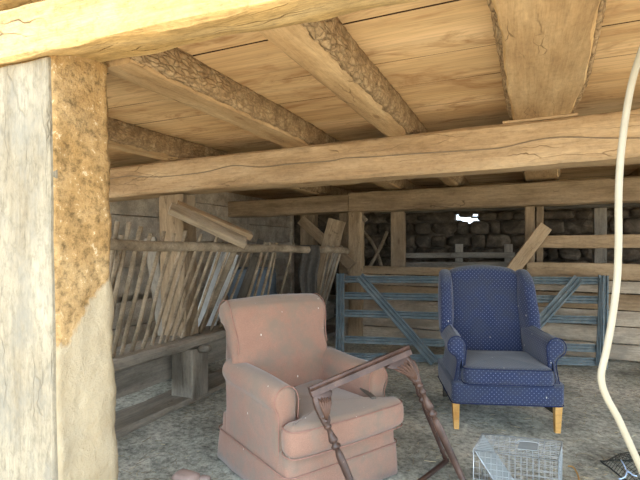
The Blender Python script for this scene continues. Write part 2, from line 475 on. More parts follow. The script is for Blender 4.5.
# left wall: horizontal weathered boards with open joints
mb = MB(); z = .02
XL = -3.7
for h in (.3, .26, .05, .3, .22, .04, .26, .22, .2):
    if h > .1:
        mb.box((XL, 4.15, z + h / 2), (.03, 5.7, h - .012))
    z += h
mb.box((-4.55, 4.2, 1.4), (.1, 6.8, 2.8)); mb.box((-4.1, 7.05, 1.4), (.9, .1, 2.8))
tag(mb.build('wall_left', W['partition'], smooth=False), kind='structure')

# front wall: plastered rubble pillar, upper wall; unseen doorway left of pillar added for fill light
def plastermat():
    s = NT('earth_plaster'); c = s.coords()
    n = s.noise(c, 5, 6, .65); n2 = s.noise(c, 30, 6, .78, 0); n3 = s.noise(c, 2.2, 3, .5); n4 = s.noise(c, 80, 3, .6)
    rough_ = s.ramp(n, [(.3, srgb(148, 116, 72)), (.5, srgb(166, 134, 90)), (.7, srgb(180, 152, 110))])
    rough_ = s.mix(1, rough_, s.ramp(n2, [(.36, G3(.45)), (.5, G3(1)), (.66, G3(1.2))]), 'MULTIPLY')
    rough_ = s.mix(s.ramp(n2, [(.60, G3(0)), (.64, G3(.8))]), rough_, srgb(214, 198, 166))
    sm = s.ramp(n, [(.3, srgb(166, 150, 122)), (.7, srgb(182, 168, 142))])
    sep = s.n('ShaderNodeSeparateXYZ'); s.l(c, sep.inputs[0])
    # a patch of smoother render low down, with its own ragged edge
    hgt = s.math('ADD', sep.outputs[2], s.math('ADD', s.math('MULTIPLY', s.math('SUBTRACT', n3, .5), .5), s.math('MULTIPLY', s.math('SUBTRACT', n, .5), .45)))
    hgt = s.math('ADD', hgt, s.math('MULTIPLY', sep.outputs[1], -1.3))
    m = s.ramp(hgt, [(-.56 + 0, G3(1)), (0, G3(0))])
    mr = s.n('ShaderNodeMapRange'); mr.inputs['From Min'].default_value = -.50; mr.inputs['From Max'].default_value = -.46
    mr.inputs['To Min'].default_value = 1; mr.inputs['To Max'].default_value = 0; s.l(hgt, mr.inputs['Value'])
    col = s.mix(mr.outputs[0], rough_, sm)
    s.bump(s.math('ADD', s.math('ADD', n2, s.math('MULTIPLY', mr.outputs[0], .35)), s.math('MULTIPLY', n4, .3)), .8, .014)
    return s.fin(col, .95, 0, .1)
PLAST = plastermat()
XP = -1.376
vs = []; fs = []
# L-shaped lump: reveal face grid at x=XP (y .985..1.17)
ny_, nz_ = 14, 90
for j in range(nz_ + 1):
    z = -.05 + 1.86 * j / nz_
    for i in range(ny_ + 1):
        y = 1.0 + .22 * i / ny_
        lean = .045 * max(0, 1 - z / 1.75) ** 1.5
        d = .012 * noise.noise(Vector((y * 9, z * 7, 1))) + .008 * noise.noise(Vector((y * 30, z * 30, 1)))
        yy = y + (0.012 * noise.noise(Vector((z * 6, 8, 1))) + .02 * (1 - z / 1.75) if i == ny_ else 0)
        edge = .014 if i == ny_ else 0
        vs.append((XP + lean + d - edge - .004, yy, z))
for j in range(nz_):
    for i in range(ny_):
        a = j * (ny_ + 1) + i; fs.append((a, a + 1, a + ny_ + 2, a + ny_ + 1))
b = len(vs)
# back face strip and far-left return
for j in range(nz_ + 1):
    z = -.05 + 1.86 * j / nz_
    p = vs[j * (ny_ + 1) + ny_]
    vs.append((p[0] - .05, p[1] + .012, z)); vs.append((-2.1, 1.22, z))
for j in range(nz_):
    a = j * (ny_ + 1) + ny_; fs.append((a, b + 2 * j, b + 2 * j + 2, a + ny_ + 1))
    fs.append((b + 2 * j, b + 2 * j + 1, b + 2 * j + 3, b + 2 * j + 2))
c0 = len(vs)
for j in range(nz_ + 1):
    z = -.05 + 1.86 * j / nz_
    vs.append((-2.1, 1.0, z))
for j in range(nz_):
    a = j * (ny_ + 1); fs.append((a, a + ny_ + 1, c0 + j + 1, c0 + j)); fs.append((b + 2 * j + 1, c0 + j, c0 + j + 1, b + 2 * j + 3))
wf = mk('wall_front', vs, fs, PLAST); tag(wf, kind='structure')
mb = MB(); mb.box((3.7, 1.07, .79), (1.2, .18, 1.62)); mb.box((-.15, 1.07, 2.74), (9, .2, .40))
u = mb.build('wall_front_upper', PLAST, smooth=False); tag(u, kind='structure')

# ================================================================== TIMBERS
def T(o, label, cat, group=None): return tag(o, label, cat, group, 'thing')
# door post (weathered board post, front) and lintel
p = timber('door_post', (-1.349 - .2, 1.003, -.02), (-1.392 - .2, 1.003, 1.752), .40, .036, W['postfront'], up=(0, -1, 0), rough=.004, seg=.02, bev=.006, jag=.012)
T(p, 'bleached grey-white timber door post in front of the earth-plastered wall at far left', 'post')
ln = empty('door_lintel', (0, 1.05, 1.75)); T(ln, 'thick sunlit yellow timber lintel resting across the top of the pale door post', 'beam')
timber('lower_timber', (-4.5, 1.053, 1.942), (3.2, 1.053, 1.711), .245, .145, W['lintel'], up=(0, -.26, .97), rough=.010, parent=ln, seg=.04, bev=.010)
timber('upper_timber', (-4.5, 1.02, 2.24), (3.2, 1.02, 2.045), .21, .42, W['lintel'], rough=.014, parent=ln, seg=.04, bev=.02)

# main beam
MBY = 2.70; MBZ0, MBZ1 = 1.530, 1.787
bm_ = timber('main_beam', (-3.65, MBY + .12, 1.694 - .012 * 3.65), (4.1, MBY + .12, 1.694 + .012 * 4.1), .24, .238, W['beam'], rough=.007, seg=.05, bev=.016, wob=.012)
T(bm_, 'long squared tan timber beam crossing the barn, cable clipped along its face', 'beam')
# rear beam in two joined lengths
xa = on_y(213, 210, 5.2).x; xj = on_y(348, 205, 5.2).x
rb = timber('rear_beam', (xa, 5.3, 1.63), (xj, 5.3, 1.655), .2, .212, W['rear'], rough=.008, seg=.06, bev=.014)
T(rb, 'darker rear timber beam, shorter left length ending at the lap joint above the rough post', 'beam', 'rear beam lengths')
rb2 = timber('rear_beam', (xj + .006, 5.3, 1.664), (4.1, 5.3, 1.70), .2, .235, W['rear'], rough=.008, seg=.06, bev=.014)
T(rb2, 'darker rear timber beam, long right length running past the blue armchair', 'beam', 'rear beam lengths')
pl = timber('wall_plate', (xj + .3, 5.56, 1.585), (4.1, 5.56, 1.585), .1, .09, W['greydark'], rough=.004)
T(pl, 'thin dark timber running just under and behind the rear beam', 'beam')

def half_log(name, xc0, xc1, y0, y1, zb, zt, wb, wt, seed, label, bark='both', sap=False):
    root = empty(name, ((xc0 + xc1) / 2, y0, zb)); T(root, label, 'joist', 'ceiling joists')
    L = y1 - y0; m = int(L / .035); ring_n = 13
    def sect(t, y, off=0, hi=1.0):
        w1 = wb * (1 + .16 * noise.noise(Vector((y * 1.1, seed, 0))) + .10 * noise.noise(Vector((y * 3.3, seed, 5))))
        w2 = wt * (1 + .10 * noise.noise(Vector((y * 1.3, seed + 4, 0))) + .03 * noise.noise(Vector((y * 9, seed, 0))))
        return w1, w2
    vs = []; fmat = []; fs = []
    wob = lambda y: .02 * noise.noise(Vector((y * .8, seed, 11)))
    def prof(y, off=0.0):
        w1, w2 = sect(0, y); h = zt - zb
        a1, a2 = w1 / 2, max(w2 / 2, w1 / 2 + .01)
        pts = [(-a1, 0), (-a1 * .5, 0), (0, 0), (a1 * .5, 0), (a1, 0)]
        ch = .022 if sap else .012
        right = [(a1 + (a2 - a1) * .45, ch), (a2 * .98, h * .35), (a2, h * .6), (a2 * .97, h + .01)]
        left = [(-x, z) for x, z in right][::-1]
        return pts + right + left
    for i in range(m + 1):
        y = L * i / m
        for (x, z) in prof(y):
            d = .003 * noise.noise(Vector((y * 12, x * 30, z * 30 + seed)))
            vs.append((y, -(x + wob(y) + (xc0 + (xc1 - xc0) * i / m) - (xc0 + xc1) / 2 + d), z + d))
    n = 13
    for i in range(m):
        for k in range(n):
            fs.append((i * n + k, i * n + (k + 1) % n, (i + 1) * n + (k + 1) % n, (i + 1) * n + k))
            fmat.append(1 if (k in (4, 12) and sap) else 0)
    fs.append(tuple(range(n))); fs.append(tuple(m * n + k for k in range(n))); fmat += [0, 0]
    M = Matrix.Rotation(PI / 2, 4, 'Z')
    o = mk('trunk', vs, fs, None, root, M, mats=[W['joist'], W['sap']], fmat=fmat)
    autosm(o, 45)
    for side in ((1, -1) if bark == 'both' else (1,)):
        vs = []; fs = []; q = 9
        for i in range(m + 1):
            y = L * i / m; pr = prof(y); pr = pr[5:9] if side == 1 else pr[9:13][::-1]
            ce = (xc0 + (xc1 - xc0) * i / m) - (xc0 + xc1) / 2 + wob(y)
            for k in range(q):
                t = k / (q - 1) * 3; a = min(2, int(t)); f = t - a
                x = pr[a][0] * (1 - f) + pr[a + 1][0] * f; z = pr[a][1] * (1 - f) + pr[a + 1][1] * f
                lift = ((.004 if sap else .010) if 0 < k else -.006) + (.008 * noise.noise(Vector((y * 22, z * 45, seed))) + .005 * noise.noise(Vector((y * 55, z * 70, seed))))
                rag = .012 * noise.noise(Vector((y * 14, 0, seed + side))) if k <= 1 else 0
                vs.append((y, -(x + side * lift + ce), z + rag + (.004 if k == 0 else 0)))
        for i in range(m):
            for k in range(q - 1): fs.append((i * q + k, i * q + k + 1, (i + 1) * q + k + 1, (i + 1) * q + k))
        bo = mk('bark', vs, fs, BARK, root, M)
        sm = bo.modifiers.new('s', 'SOLIDIFY'); sm.thickness = .01; sm.offset = 0
        bo['label'] = 'rough cracked bark'
    return root
half_log('ceiling_joist', -2.43, -2.43, 1.22, 6.9, 1.787, 1.935, .12, .17, 3, 'bark-sided joist at far left, above the boards lying on the hay rack', 'one')
half_log('ceiling_joist', -1.36, -1.40, 1.22, 6.9, 1.799, 1.935, .15, .165, 17, 'bark-sided joist second from left, running up from the plastered door jamb', 'one')
half_log('ceiling_joist', -.69, -.76, 1.17, 6.9, 1.806, 1.935, .10, .18, 29, 'narrow joist with deeply cracked bark on its right side, over the pink armchair', 'one')
half_log('ceiling_joist', .052, .19, 1.17, 6.9, 1.828, 1.935, .28, .315, 41, 'broad flat-sawn joist with bark edges above the blue armchair, propped on a thin shim', 'both', True)
half_log('ceiling_joist', 1.15, 1.15, 1.22, 6.9, 1.826, 1.935, .13, .18, 57, 'joist right of the white hose, seen only behind the main beam', 'one')
a = on_z(497, 122, MBZ1 + .006); 
sh = timber('shim_board', (-.11, MBY + .10, 1.8195), (.25, MBY + .10, 1.8235), .21, .012, W['beam'], rough=.001, bev=.003)
T(sh, 'thin pale shim board between the broad joist and the main beam', 'board')

# cable clipped to the main beam
def on_beam(u, v, d=.006): return on_y(u, v, MBY - d)
mb = MB(); pts = [(60, 184), (108, 179), (128, 176), (150, 177), (172, 176), (205, 172), (225, 167), (237, 165.5), (262, 167), (290, 164), (330, 161), (345, 158), (370, 157), (426, 153), (460, 151), (500, 148), (522, 143), (545, 138.5), (570, 137), (600, 138), (640, 138), (680, 136)]
pts = [on_beam(u_, v_, .010) for u_, v_ in pts]
mb.tube(smoothpoly(pts, 4, False), .003, 6)
cab = mb.build('electric_cable', plain('cable_grey', srgb(120, 106, 88), .6)); T(cab, 'thin dark electric cable stapled in waves along the main beam', 'cable')

# ---- posts
def post(name, u0, u1, y, z0, z1, mat, depth, label, lean=0.0, rough=.006, group='barn posts', vref=240):
    a = on_y(u0, vref, y); b = on_y(u1, vref, y)
    xc = (a.x + b.x) / 2; w = abs(b.x - a.x)
    o = timber(name, (xc + lean, y + depth / 2, z0), (xc, y + depth / 2, z1), w, depth, mat, up=(0, -1, 0), rough=rough, bev=.008)
    return T(o, label, 'post', group)
# the post that stands on the manger and carries the main beam
timb = timber('barn_post', (-2.47, 2.85, .452), (-2.50, 2.85, 1.535), .235, .17, W['rear'], up=(0, -1, 0), rough=.008, bev=.012)
T(timb, 'square tan post carrying the main beam, behind the rail of the hay rack', 'post', 'barn posts')
post('barn_post', 300, 315, 5.5, 0, 1.79, W['rear'], .1, 'post behind the dark sacking, crossed by a slanting board', group='barn posts')
post('barn_post', 339, 348, 5.48, 0, 1.79, W['rear'], .08, 'narrow shaded post tight behind the rough post left of the gate')
post('barn_post', 348, 361, 5.24, 0, 1.545, W['board'], .12, 'rough pale post under the lap joint of the rear beam', rough=.012)
post('barn_post', 390.5, 404, 5.5, 0, 1.79, W['rear'], .1, 'post behind the left half of the gate, right of the two thin sticks')
pe = post('barn_post', 525, 534.5, 5.24, 0, 1.55, W['rear'], .09, 'post behind the right wing of the blue armchair, carrying the upper rails')
post('barn_post', 536, 543.5, 5.46, 0, 1.79, W['rear'], .08, 'second post tucked behind the one the upper rails are nailed to')
post('barn_post', 594, 607, 6.5, 0, 1.79, W['grey'], .16, 'dim rough post against the stone wall, left of the white hose')

# ---- right rails
def rail(u0, v0, u1, v1, w0, y, mat, label, name='fence_rail', th=.035, group='wooden rails right of the blue armchair'):
    a = on_y(u0, v0, y); b = on_y(u1, v1, y)
    h = w0 * a.y / FPX / 1.15
    o = timber(name, a, b, th, h, mat, rough=.004, bev=.005, wob=.004)
    return T(o, label, 'rail', group)
rail(534, 241.5, 760, 240.5, 13, 5.215, W['board'], 'upper tan plank rail right of the blue armchair, nailed to the post')
rail(527, 269, 760, 275, 15, 5.20, W['board'], 'lower tan plank rail just above the right end of the gate')
# slanting board leaning by post
def slant(name, pa, pb, w, th, mat, label, cat='board', group=None, up=None, rough=.004):
    d = (Vector(pb) - Vector(pa)).normalized(); upv = up if up is not None else (-FW)
    o = timber(name, pa, pb, w, th, mat, up=upv, rough=rough, bev=.004)
    return T(o, label, cat, group)
slant('loose_board', on_y(546, 226, 5.12), on_y(508, 276, 5.05), .135, .025, W['board'], 'short tan board leaning diagonally against the post behind the blue armchair', group='loose boards')

# ---- boarded partition behind the gate
pt = empty('boarded_partition', (1.5, 5.3, 0)); T(pt, 'low partition of weathered horizontal boards behind the metal gate', 'partition')
XA = on_y(338, 300, 5.29).x
for i, (z0, z1, xs, xe, mt) in enumerate(((.02, .17, XA, 4.1, 'partition'), (.18, .34, XA, 1.75, 'partition'), (.175, .345, 1.76, 4.1, 'partition'), (.352, .50, XA, 4.1, 'partition'), (.51, .665, XA, 4.1, 'board'), (.675, .79, XA, 1.9, 'partition'), (.80, .895, XA, 1.62, 'board'))):
    timber('board', (xs, 5.345 + random.uniform(-.005, .005), (z0 + z1) / 2), (xe, 5.345, (z0 + z1) / 2 + random.uniform(-.004, .004)), .025, z1 - z0, W[mt], rough=.003, parent=pt, bev=.003, seg=.1)
for xx in (XA + .05, 1.75, 3.4):
    timber('upright', (xx, 5.385, .005), (xx, 5.385, .80 if xx < 3 else .66), .07, .05, W['grey'], up=(0, -1, 0), parent=pt, rough=.003)
# low fence further back
lf = empty('low_fence', (1, 6.2, 0)); T(lf, 'low dark wooden fence deep in shadow in front of the stone wall', 'fence')
for (u0, v0, u1, v1, h) in ((395, 255.5, 515, 255, .07), (395, 268, 515, 268, .16)):
    timber('rail', on_y(u0, v0, 6.2), on_y(u1, v1, 6.2), .03, h, W['grey'], parent=lf, rough=.003)
for (u0, u1) in ((455, 463), (504, 513), (396, 402)):
    a = on_y((u0 + u1) / 2, 244, 6.235); timber('upright', (a.x, 6.24, .0), (a.x, 6.24, a.z), .1, .05, W['grey'], up=(0, -1, 0), parent=lf, rough=.003)

# ---- clutter left of gate
slant('loose_board', on_y(301, 220, 5.38), on_y(352, 266, 5.15), .13, .03, W['rear'], 'board slanting down to the right across the post by the dark sacking', group='loose boards')
slant('loose_board', on_y(337, 220, 5.05), on_y(311, 318, 4.95), .21, .03, W['rear'], 'wide plank leaning upright beside the rough post at the end of the hay rack', group='loose boards')
slant('loose_board', on_y(334, 250, 4.9), on_y(315, 305, 4.85), .05, .03, W['grey'], 'narrow grey batten leaning in front of the wide upright plank', group='loose boards')
slant('loose_board', on_y(339, 252, 4.93), on_y(322, 310, 4.85), .06, .03, W['grey'], 'second narrow grey batten, nearest the gate end', group='loose boards')
def stick(name, pts, r, mat, label, cat='stick', group=None, n=6):
    mb = MB(); mb.tube(smoothpoly(pts, 4, False), r, n)
    return T(mb.build(name, mat), label, cat, group)
stick('broken_stick', [on_y(358, 211, 5.30), on_y(366, 221, 5.30)], .03, W['pole'], 'stub of broken wood hanging under the rear beam beside the rough post', group='thin sticks behind the gate')
stick('broken_stick', [on_y(360, 228, 5.75), on_y(376, 250, 5.7), on_y(390, 300, 5.5)], .022, W['pole'], 'thin stick slanting down to the right behind the gate', group='thin sticks behind the gate')
stick('broken_stick', [on_y(387, 232, 5.7), on_y(378, 252, 5.6), on_y(350, 300, 5.55)], .022, W['pole'], 'thin stick slanting down to the left, crossing the other behind the gate', group='thin sticks behind the gate')

# ================================================================== MANGER + HAY RACK
mg = empty('manger', (-2.45, 2.8, 0)); T(mg, 'grey wooden manger base under the hay rack along the left side', 'manger')
timber('sill', (-2.42, 1.25, .412), (-2.42, 6.0, .412), .34, .075, W['grey'], parent=mg, rough=.008, bev=.02)
timber('front_board', (-2.47, 1.25, .245), (-2.47, 6.0, .245), .04, .22, W['grey'], parent=mg, rough=.006, bev=.006)
timber('kerb', (-2.38, 1.25, .0), (-2.38, 6.0, .0), .30, .05, W['grey'], parent=mg, rough=.012, bev=.02)
timber('leg', (-2.33, 2.80, .0), (-2.33, 2.80, .375), .20, .20, W['grey'], up=(0, -1, 0), parent=mg, rough=.006, bev=.01)
timber('leg', (-2.33, 4.90, .0), (-2.33, 4.90, .375), .20, .20, W['grey'], up=(0, -1, 0), parent=mg, rough=.006, bev=.01)
pk = at(201, 349, 3.45); mb = MB(); mb.tube([pk, pk + Vector((.10, -.03, .02))], [.03, .024], 8)
mb.build('peg', W['grey'], mg, matrix=mg.matrix_basis.inverted())

hr = empty('hay_rack', (-2.2, 3.2, 1.1)); T(hr, 'long hay rack of thin slanting poles under a round wooden rail', 'hay rack')
inv = Matrix.Translation(-hr.location)
R0 = at(60, 243.5, 2.25); R0 = at(112, 244, 2.7) + (at(112, 244, 2.7) - at(372, 252, 5.1)) * .28; R1 = at(347, 251, 5.15)
mid = [R0.lerp(R1, t) + Vector((noise.noise(Vector((t * 4, 0, 0))) * .03, 0, noise.noise(Vector((t * 5, 3, 0))) * .02)) for t in [i / 14 for i in range(15)]]
mb = MB(); mb.tube(smoothpoly(mid, 3, False), [.036 + .004 * noise.noise(Vector((i * .4, 0, 0))) for i in range(43)], 10)
mb.build('rail', W['pole'], hr, matrix=inv)
def rail_at(u):
    best = min((abs((lambda d: 320 + FPX * d.dot(RT) / d.dot(FW))((R0 + (R1 - R0) * t) - CAM) - u), t) for t in [i / 400 for i in range(401)])
    return R0 + (R1 - R0) * best[1]
def sill_at(u, x=-2.50, z=.44):
    k = (u - 320) / FPX; Z = x / (-math.sin(YAW) + math.cos(YAW) * k); p = fl(k * Z, Z); p.z = z; return p
bars = [(116, 94, .09, .014), (127, 103, .09, .014), (139, 112, .07, .015), (150, 121, .03, .014), (162, 131, .05, .014), (173, 142, .04, .013), (183, 151, .06, .013), (190, 159, -.02, .010), (200, 165, .05, .012), (208, 172, -.02, .013),
        (216, 181, .09, .012), (224, 190, -.01, .012), (231, 199, -.01, .011), (247, 210, -.01, .012), (253, 219, -.02, .011)]
for (ut, ub, ext, r) in bars:
    a = rail_at(ut) + Vector((-.02, 0, 0)); b = sill_at(ub, x=-2.36)
    d = (a - b).normalized(); pts = [b + (a - b) * t + Vector((0, noise.noise(Vector((ut, t * 2.5, 0))) * .014, 0)) for t in (0, .25, .5, .75, 1)] + [a + d * (.05 + ext)]
    mb = MB(); mb.tube(smoothpoly(pts, 3, False), [r * (1 + .15 * noise.noise(Vector((ut, i * .6, 4)))) for i in range(16)], 7)
    mb.build('bar', W['pole'], hr, matrix=inv)
for (ut, ub, vb, r) in ((237, 213, 302, .026), (264, 248, 298, .014), (269, 254, 298, .013), (275, 261, 298, .014), (277, 268, 295, .010), (293, 281, 293, .012), (329, 318, 298, .013), (333, 321, 300, .012), (341, 326, 298, .013), (120, 101, 352, .014)):
    a = rail_at(ut) + Vector((-.01, 0, 0)); Z = (a - CAM).dot(FW); b = at(ub, vb, Z + .12); b = b + (b - a) * ((b.z - .45) / max(.05, (a.z - b.z)))
    d = (a - b).normalized(); pts = [b + (a - b) * t + Vector((0, noise.noise(Vector((ut, t * 2.5, 0))) * .014, 0)) for t in (0, .25, .5, .75, 1)] + [a + d * .06]
    mb = MB(); mb.tube(smoothpoly(pts, 3, False), r, 7)
    mb.build('bar', W['pole'], hr, matrix=inv)

# boards lying on the rail by the post
slant('loose_board', at(170, 208, 3.10), at(245, 243, 3.35), .095, .045, W['pole'], 'split tan board lying aslant on the hay rack rail, the lower one', group='loose boards', up=(.35, -.5, .8))
slant('loose_board', at(176, 205, 3.20), at(251, 236, 3.48), .07, .05, W['board'], 'split tan board lying aslant on the hay rack rail, the upper one', group='loose boards', up=(.2, -.4, .85))
# whitish board behind the rack
slant('whitewashed_board', at(228, 252, 4.05), at(189, 372, 3.95), .19, .03, W['white'], 'pale whitewashed board leaning behind the poles of the hay rack')
slant('loose_board', at(150, 238, 4.0), at(170, 374, 3.9), .10, .03, W['grey'], 'grey board standing in the shade behind the hay rack poles', group='loose boards')
slant('loose_board', at(262, 240, 5.2), at(225, 345, 5.0), .10, .03, W['greydark'], 'dark board leaning behind the pole rack near the blue drum', group='loose boards')
# drum
dr = fl(-.80, 5.45); d0 = empty('plastic_drum', dr); T(d0, 'dull blue plastic drum standing behind the hay rack', 'drum')
mb = MB(); prof = [(0, .0), (.24, 0), (.27, .02), (.28, .08), (.28, .27), (.292, .285), (.292, .30), (.28, .315), (.28, .55), (.292, .565), (.292, .58), (.28, .595), (.28, .80), (.27, .84), (.275, .86), (.26, .88)]
vs = []; fs = []; n = 28
for (r, z) in prof[1:]:
    for k in range(n): vs.append((r * math.cos(2 * PI * k / n), r * math.sin(2 * PI * k / n), z))
for i in range(len(prof) - 2):
    for k in range(n): fs.append((i * n + k, i * n + (k + 1) % n, (i + 1) * n + (k + 1) % n, (i + 1) * n + k))
fs.append(tuple(range(n))[::-1])
DB = plain('drum_blue', srgb(86, 98, 108), .5)
mk('barrel', vs, fs, DB, d0)
mb = MB(); mb.tube([(0, 0, .855), (0, 0, .87)], .262, 28); mb.build('lid', DB, d0, smooth=False)
mb = MB(); mb.tube([(.15, 0, .868), (.15, 0, .89)], .03, 12); mb.build('bung', DB, d0, smooth=False)
# sacking hanging on the rail
mb = MB(); A = rail_at(309)
vs = []; fs = []; nu, nv = 14, 26
for j in range(nv + 1):
    for i in range(nu + 1):
        a = (i / nu - .5); t = j / nv
        side = 1 if t > .12 else 0
        w = .17 * (1 + .15 * math.sin(t * 5))
        x = a * w + .03 * noise.noise(Vector((t * 3, 1, 0)))
        ydep = .045 * math.cos(min(t / .12, 1) * PI) if t < .12 else -.045
        z = (.04 * math.sin(t / .12 * PI)) if t < .12 else -(t - .12) * .75
        fold = .02 * math.sin(a * 16 + t * 3) * min(1, t * 4)
        vs.append(A + RT * x + (-FW) * (-ydep + fold) + UP * (z + .012))
for j in range(nv):
    for i in range(nu): fs.append((j * (nu + 1) + i, j * (nu + 1) + i + 1, (j + 1) * (nu + 1) + i + 1, (j + 1) * (nu + 1) + i))
sk = mk('hanging_sacking', vs, fs, plain('sacking', srgb(70, 66, 60), .95, 0, .3, 40, .6)); sk.modifiers.new('s', 'SOLIDIFY').thickness = .012
T(sk, 'dark grey sacking draped over the far end of the hay rack rail', 'sack')

# ================================================================== METAL GATE
s = NT('blue_grey_paint'); c = s.coords(); n = s.noise(c, 6, 5, .7); n2 = s.noise(c, 45, 4, .7)
col = s.ramp(n, [(.3, srgb(70, 86, 93)), (.5, srgb(96, 110, 115)), (.7, srgb(124, 133, 133))])
col = s.mix(s.ramp(n2, [(.55, G3(0)), (.68, G3(.8))]), col, srgb(116, 100, 82)); s.bump(n2, .2, .003)
GATE = s.fin(col, .5, .25, .4)
gt = empty('metal_gate', fl(1.4, 4.4)); T(gt, 'blue-grey metal sheep hurdle gate leaning behind the blue armchair', 'gate')
BL = fl((337 - 320) * 4.6 / FPX, 4.62, .005); BR = fl((609 - 320) * 4.22 / FPX, 4.25, .005)
TL = at(337.5, 273.5, 4.93); TR = at(608, 275.5, 4.40)
def gp(s_, t_): return (BL.lerp(BR, s_)).lerp(TL.lerp(TR, s_), t_)
gn = (BR - BL).cross(TL - BL).normalized()
if gn.dot(FW) > 0: gn = -gn
def gbar(name, p, q, w, off=0.0, d=.022):
    """C-section bar: flat web with two raised lips"""
    M, L = frame_matrix(p, q, gn)     # local z = toward viewer
    pr = [(-w / 2, -d / 2), (w / 2, -d / 2), (w / 2, d / 2), (w * .34, d / 2), (w * .28, -d * .3), (w * .12, -d * .3), (w * .06, d * .5), (-w * .06, d * .5), (-w * .12, -d * .3), (-w * .28, -d * .3), (-w * .34, d / 2), (-w / 2, d / 2)]
    vs = [(x, y, z + off) for x in (0, L) for (y, z) in pr]; n = len(pr)
    fs = [(k, (k + 1) % n, n + (k + 1) % n, n + k) for k in range(n)] + [tuple(range(n)), tuple(n + k for k in range(n))]
    return mk(name, vs, fs, GATE, gt, gt.matrix_basis.inverted() @ M, smooth=False)
def vt(u, v):  # gate params for an image point
    best = None
    for i in range(0, 101):
        for j in range(0, 101):
            p = gp(i / 100, j / 100) - CAM; Z = p.dot(FW); uu = 320 + FPX * p.dot(RT) / Z; vv = HOR - FPX * p.z / Z
            e = (uu - u) ** 2 + (vv - v) ** 2
            if best is None or e < best[0]: best = (e, i / 100, j / 100)
    return best[1], best[2]
gbar('stile', gp(.012, 0), gp(.012, 1), .085); gbar('stile', gp(.985, 0), gp(.985, 1), .085)
gbar('stile', gp(.975, .97), gp(.965, 0.03), .03, .02)
for (v0, v1) in ((279, 281), (295.5, 300), (313, 320), (339.5, 348.5), (356, 362)):
    t0 = vt(340, v0)[1]; t1 = vt(604, v1)[1]
    gbar('rail', gp(.03, t0), gp(.97, t1), .072)
a = vt(360, 277); b = vt(435, 364); gbar('brace', gp(*a), gp(*b), .095, .026)
a = vt(579, 279); b = vt(508, 358); gbar('brace', gp(*a), gp(*b), .095, .026)

# ================================================================== UPHOLSTERY
def fabric(name, c, dirt, dust, dots=None, dirtamt=.6):
    s = NT(name); co = s.coords()
    n = s.noise(co, 3.2, 4, .6); n2 = s.noise(co, 260, 2, .6); n3 = s.noise(co, 6, 5, .7)
    base = s.ramp(n, [(.3, tuple(x * .86 for x in c[:3]) + (1,)), (.7, tuple(min(1, x * 1.1) for x in c[:3]) + (1,))])
    base = s.mix(.6, base, s.ramp(n2, [(.3, G3(.78)), (.7, G3(1.15))]), 'MULTIPLY')
    if dots:
        tc = s.n('ShaderNodeTexCoord'); mp = s.n('ShaderNodeMapping'); mp.inputs['Rotation'].default_value = (0, 0, PI / 4)
        mp.inputs['Scale'].default_value = (1 / dots[1],) * 3; s.l(tc.outputs['UV'], mp.inputs[0])
        fr = s.n('ShaderNodeVectorMath', operation='FRACTION'); s.l(mp.outputs[0], fr.inputs[0])
        sb = s.n('ShaderNodeVectorMath', operation='SUBTRACT'); s.l(fr.outputs[0], sb.inputs[0]); sb.inputs[1].default_value = (.5, .5, 0)
        m0 = s.n('ShaderNodeVectorMath', operation='MULTIPLY'); s.l(sb.outputs[0], m0.inputs[0]); m0.inputs[1].default_value = (1, 1, 0)
        ln_ = s.n('ShaderNodeVectorMath', operation='LENGTH'); s.l(m0.outputs[0], ln_.inputs[0])
        d = s.ramp(ln_.outputs['Value'], [(.11, G3(1)), (.19, G3(0))])
        base = s.mix(d, base, dots[0])
    base = s.mix(s.math('MULTIPLY', s.ramp(n3, [(.45, G3(0)), (.62, G3(1))]), dirtamt), base, dirt)
    # settled dust lies on surfaces that face up
    g = s.n('ShaderNodeNewGeometry'); sp = s.n('ShaderNodeSeparateXYZ'); s.l(g.outputs['Normal'], sp.inputs[0])
    upf = s.math('MULTIPLY', s.ramp(sp.outputs[2], [(.35, G3(0)), (.95, G3(1))]), s.ramp(n3, [(.3, G3(.75)), (.7, G3(.35))]))
    base = s.mix(upf, base, dust)
    v = s.n('ShaderNodeTexVoronoi'); v.inputs['Scale'].default_value = 15; s.l(s.coords((1, 1, .55)), v.inputs['Vector'])
    base = s.mix(s.ramp(v.outputs['Distance'], [(.03, G3(.9)), (.06, G3(0))]), base, srgb(225, 220, 208))
    s.bump(s.math('ADD', s.math('MULTIPLY', n2, .4), n3), .25, .006)
    s.fin(base, .95, 0, .05); s.b.inputs['Sheen Weight'].default_value = .25
    return s.m
PINK = fabric('pink_upholstery', srgb(148, 114, 98), srgb(124, 110, 97), srgb(124, 117, 104), None, .75)
PINKP = plain('pink_piping', srgb(150, 114, 102), .95, 0, .1, 30, 0, .05)
BLUE = fabric('blue_dotted_upholstery', srgb(50, 59, 88), srgb(62, 66, 78), srgb(90, 96, 102), (srgb(108, 116, 140), .0195), .5)
BLUEP = plain('blue_piping', srgb(44, 52, 82), .95, 0, .1, 30, 0, .05)

def upart(name, vf, mat, parent, rip=.004, f=7, seed=0, sub=1):
    vs, fs = vf
    if rip: vs = ripple(vs, rip, f, seed)
    o = mk(name, vs, fs, mat, parent, None, True, True)
    return o
def piping(name, pts, r, mat, parent, closed=True):
    P = [Vector(p) for p in pts]
    if closed: P = P + [P[0], P[1]]
    mb = MB(); mb.tube(P, r, 6, cap=not closed); return mb.build(name, mat, parent)

# ---------------- pink club armchair
pc = empty('club_armchair', fl(-.097, 2.445), YAW + math.radians(36)); pc.scale = (1.0, 1.02, 1.01); T(pc, 'faded pink club armchair with rolled arms and a T-shaped seat cushion', 'armchair')
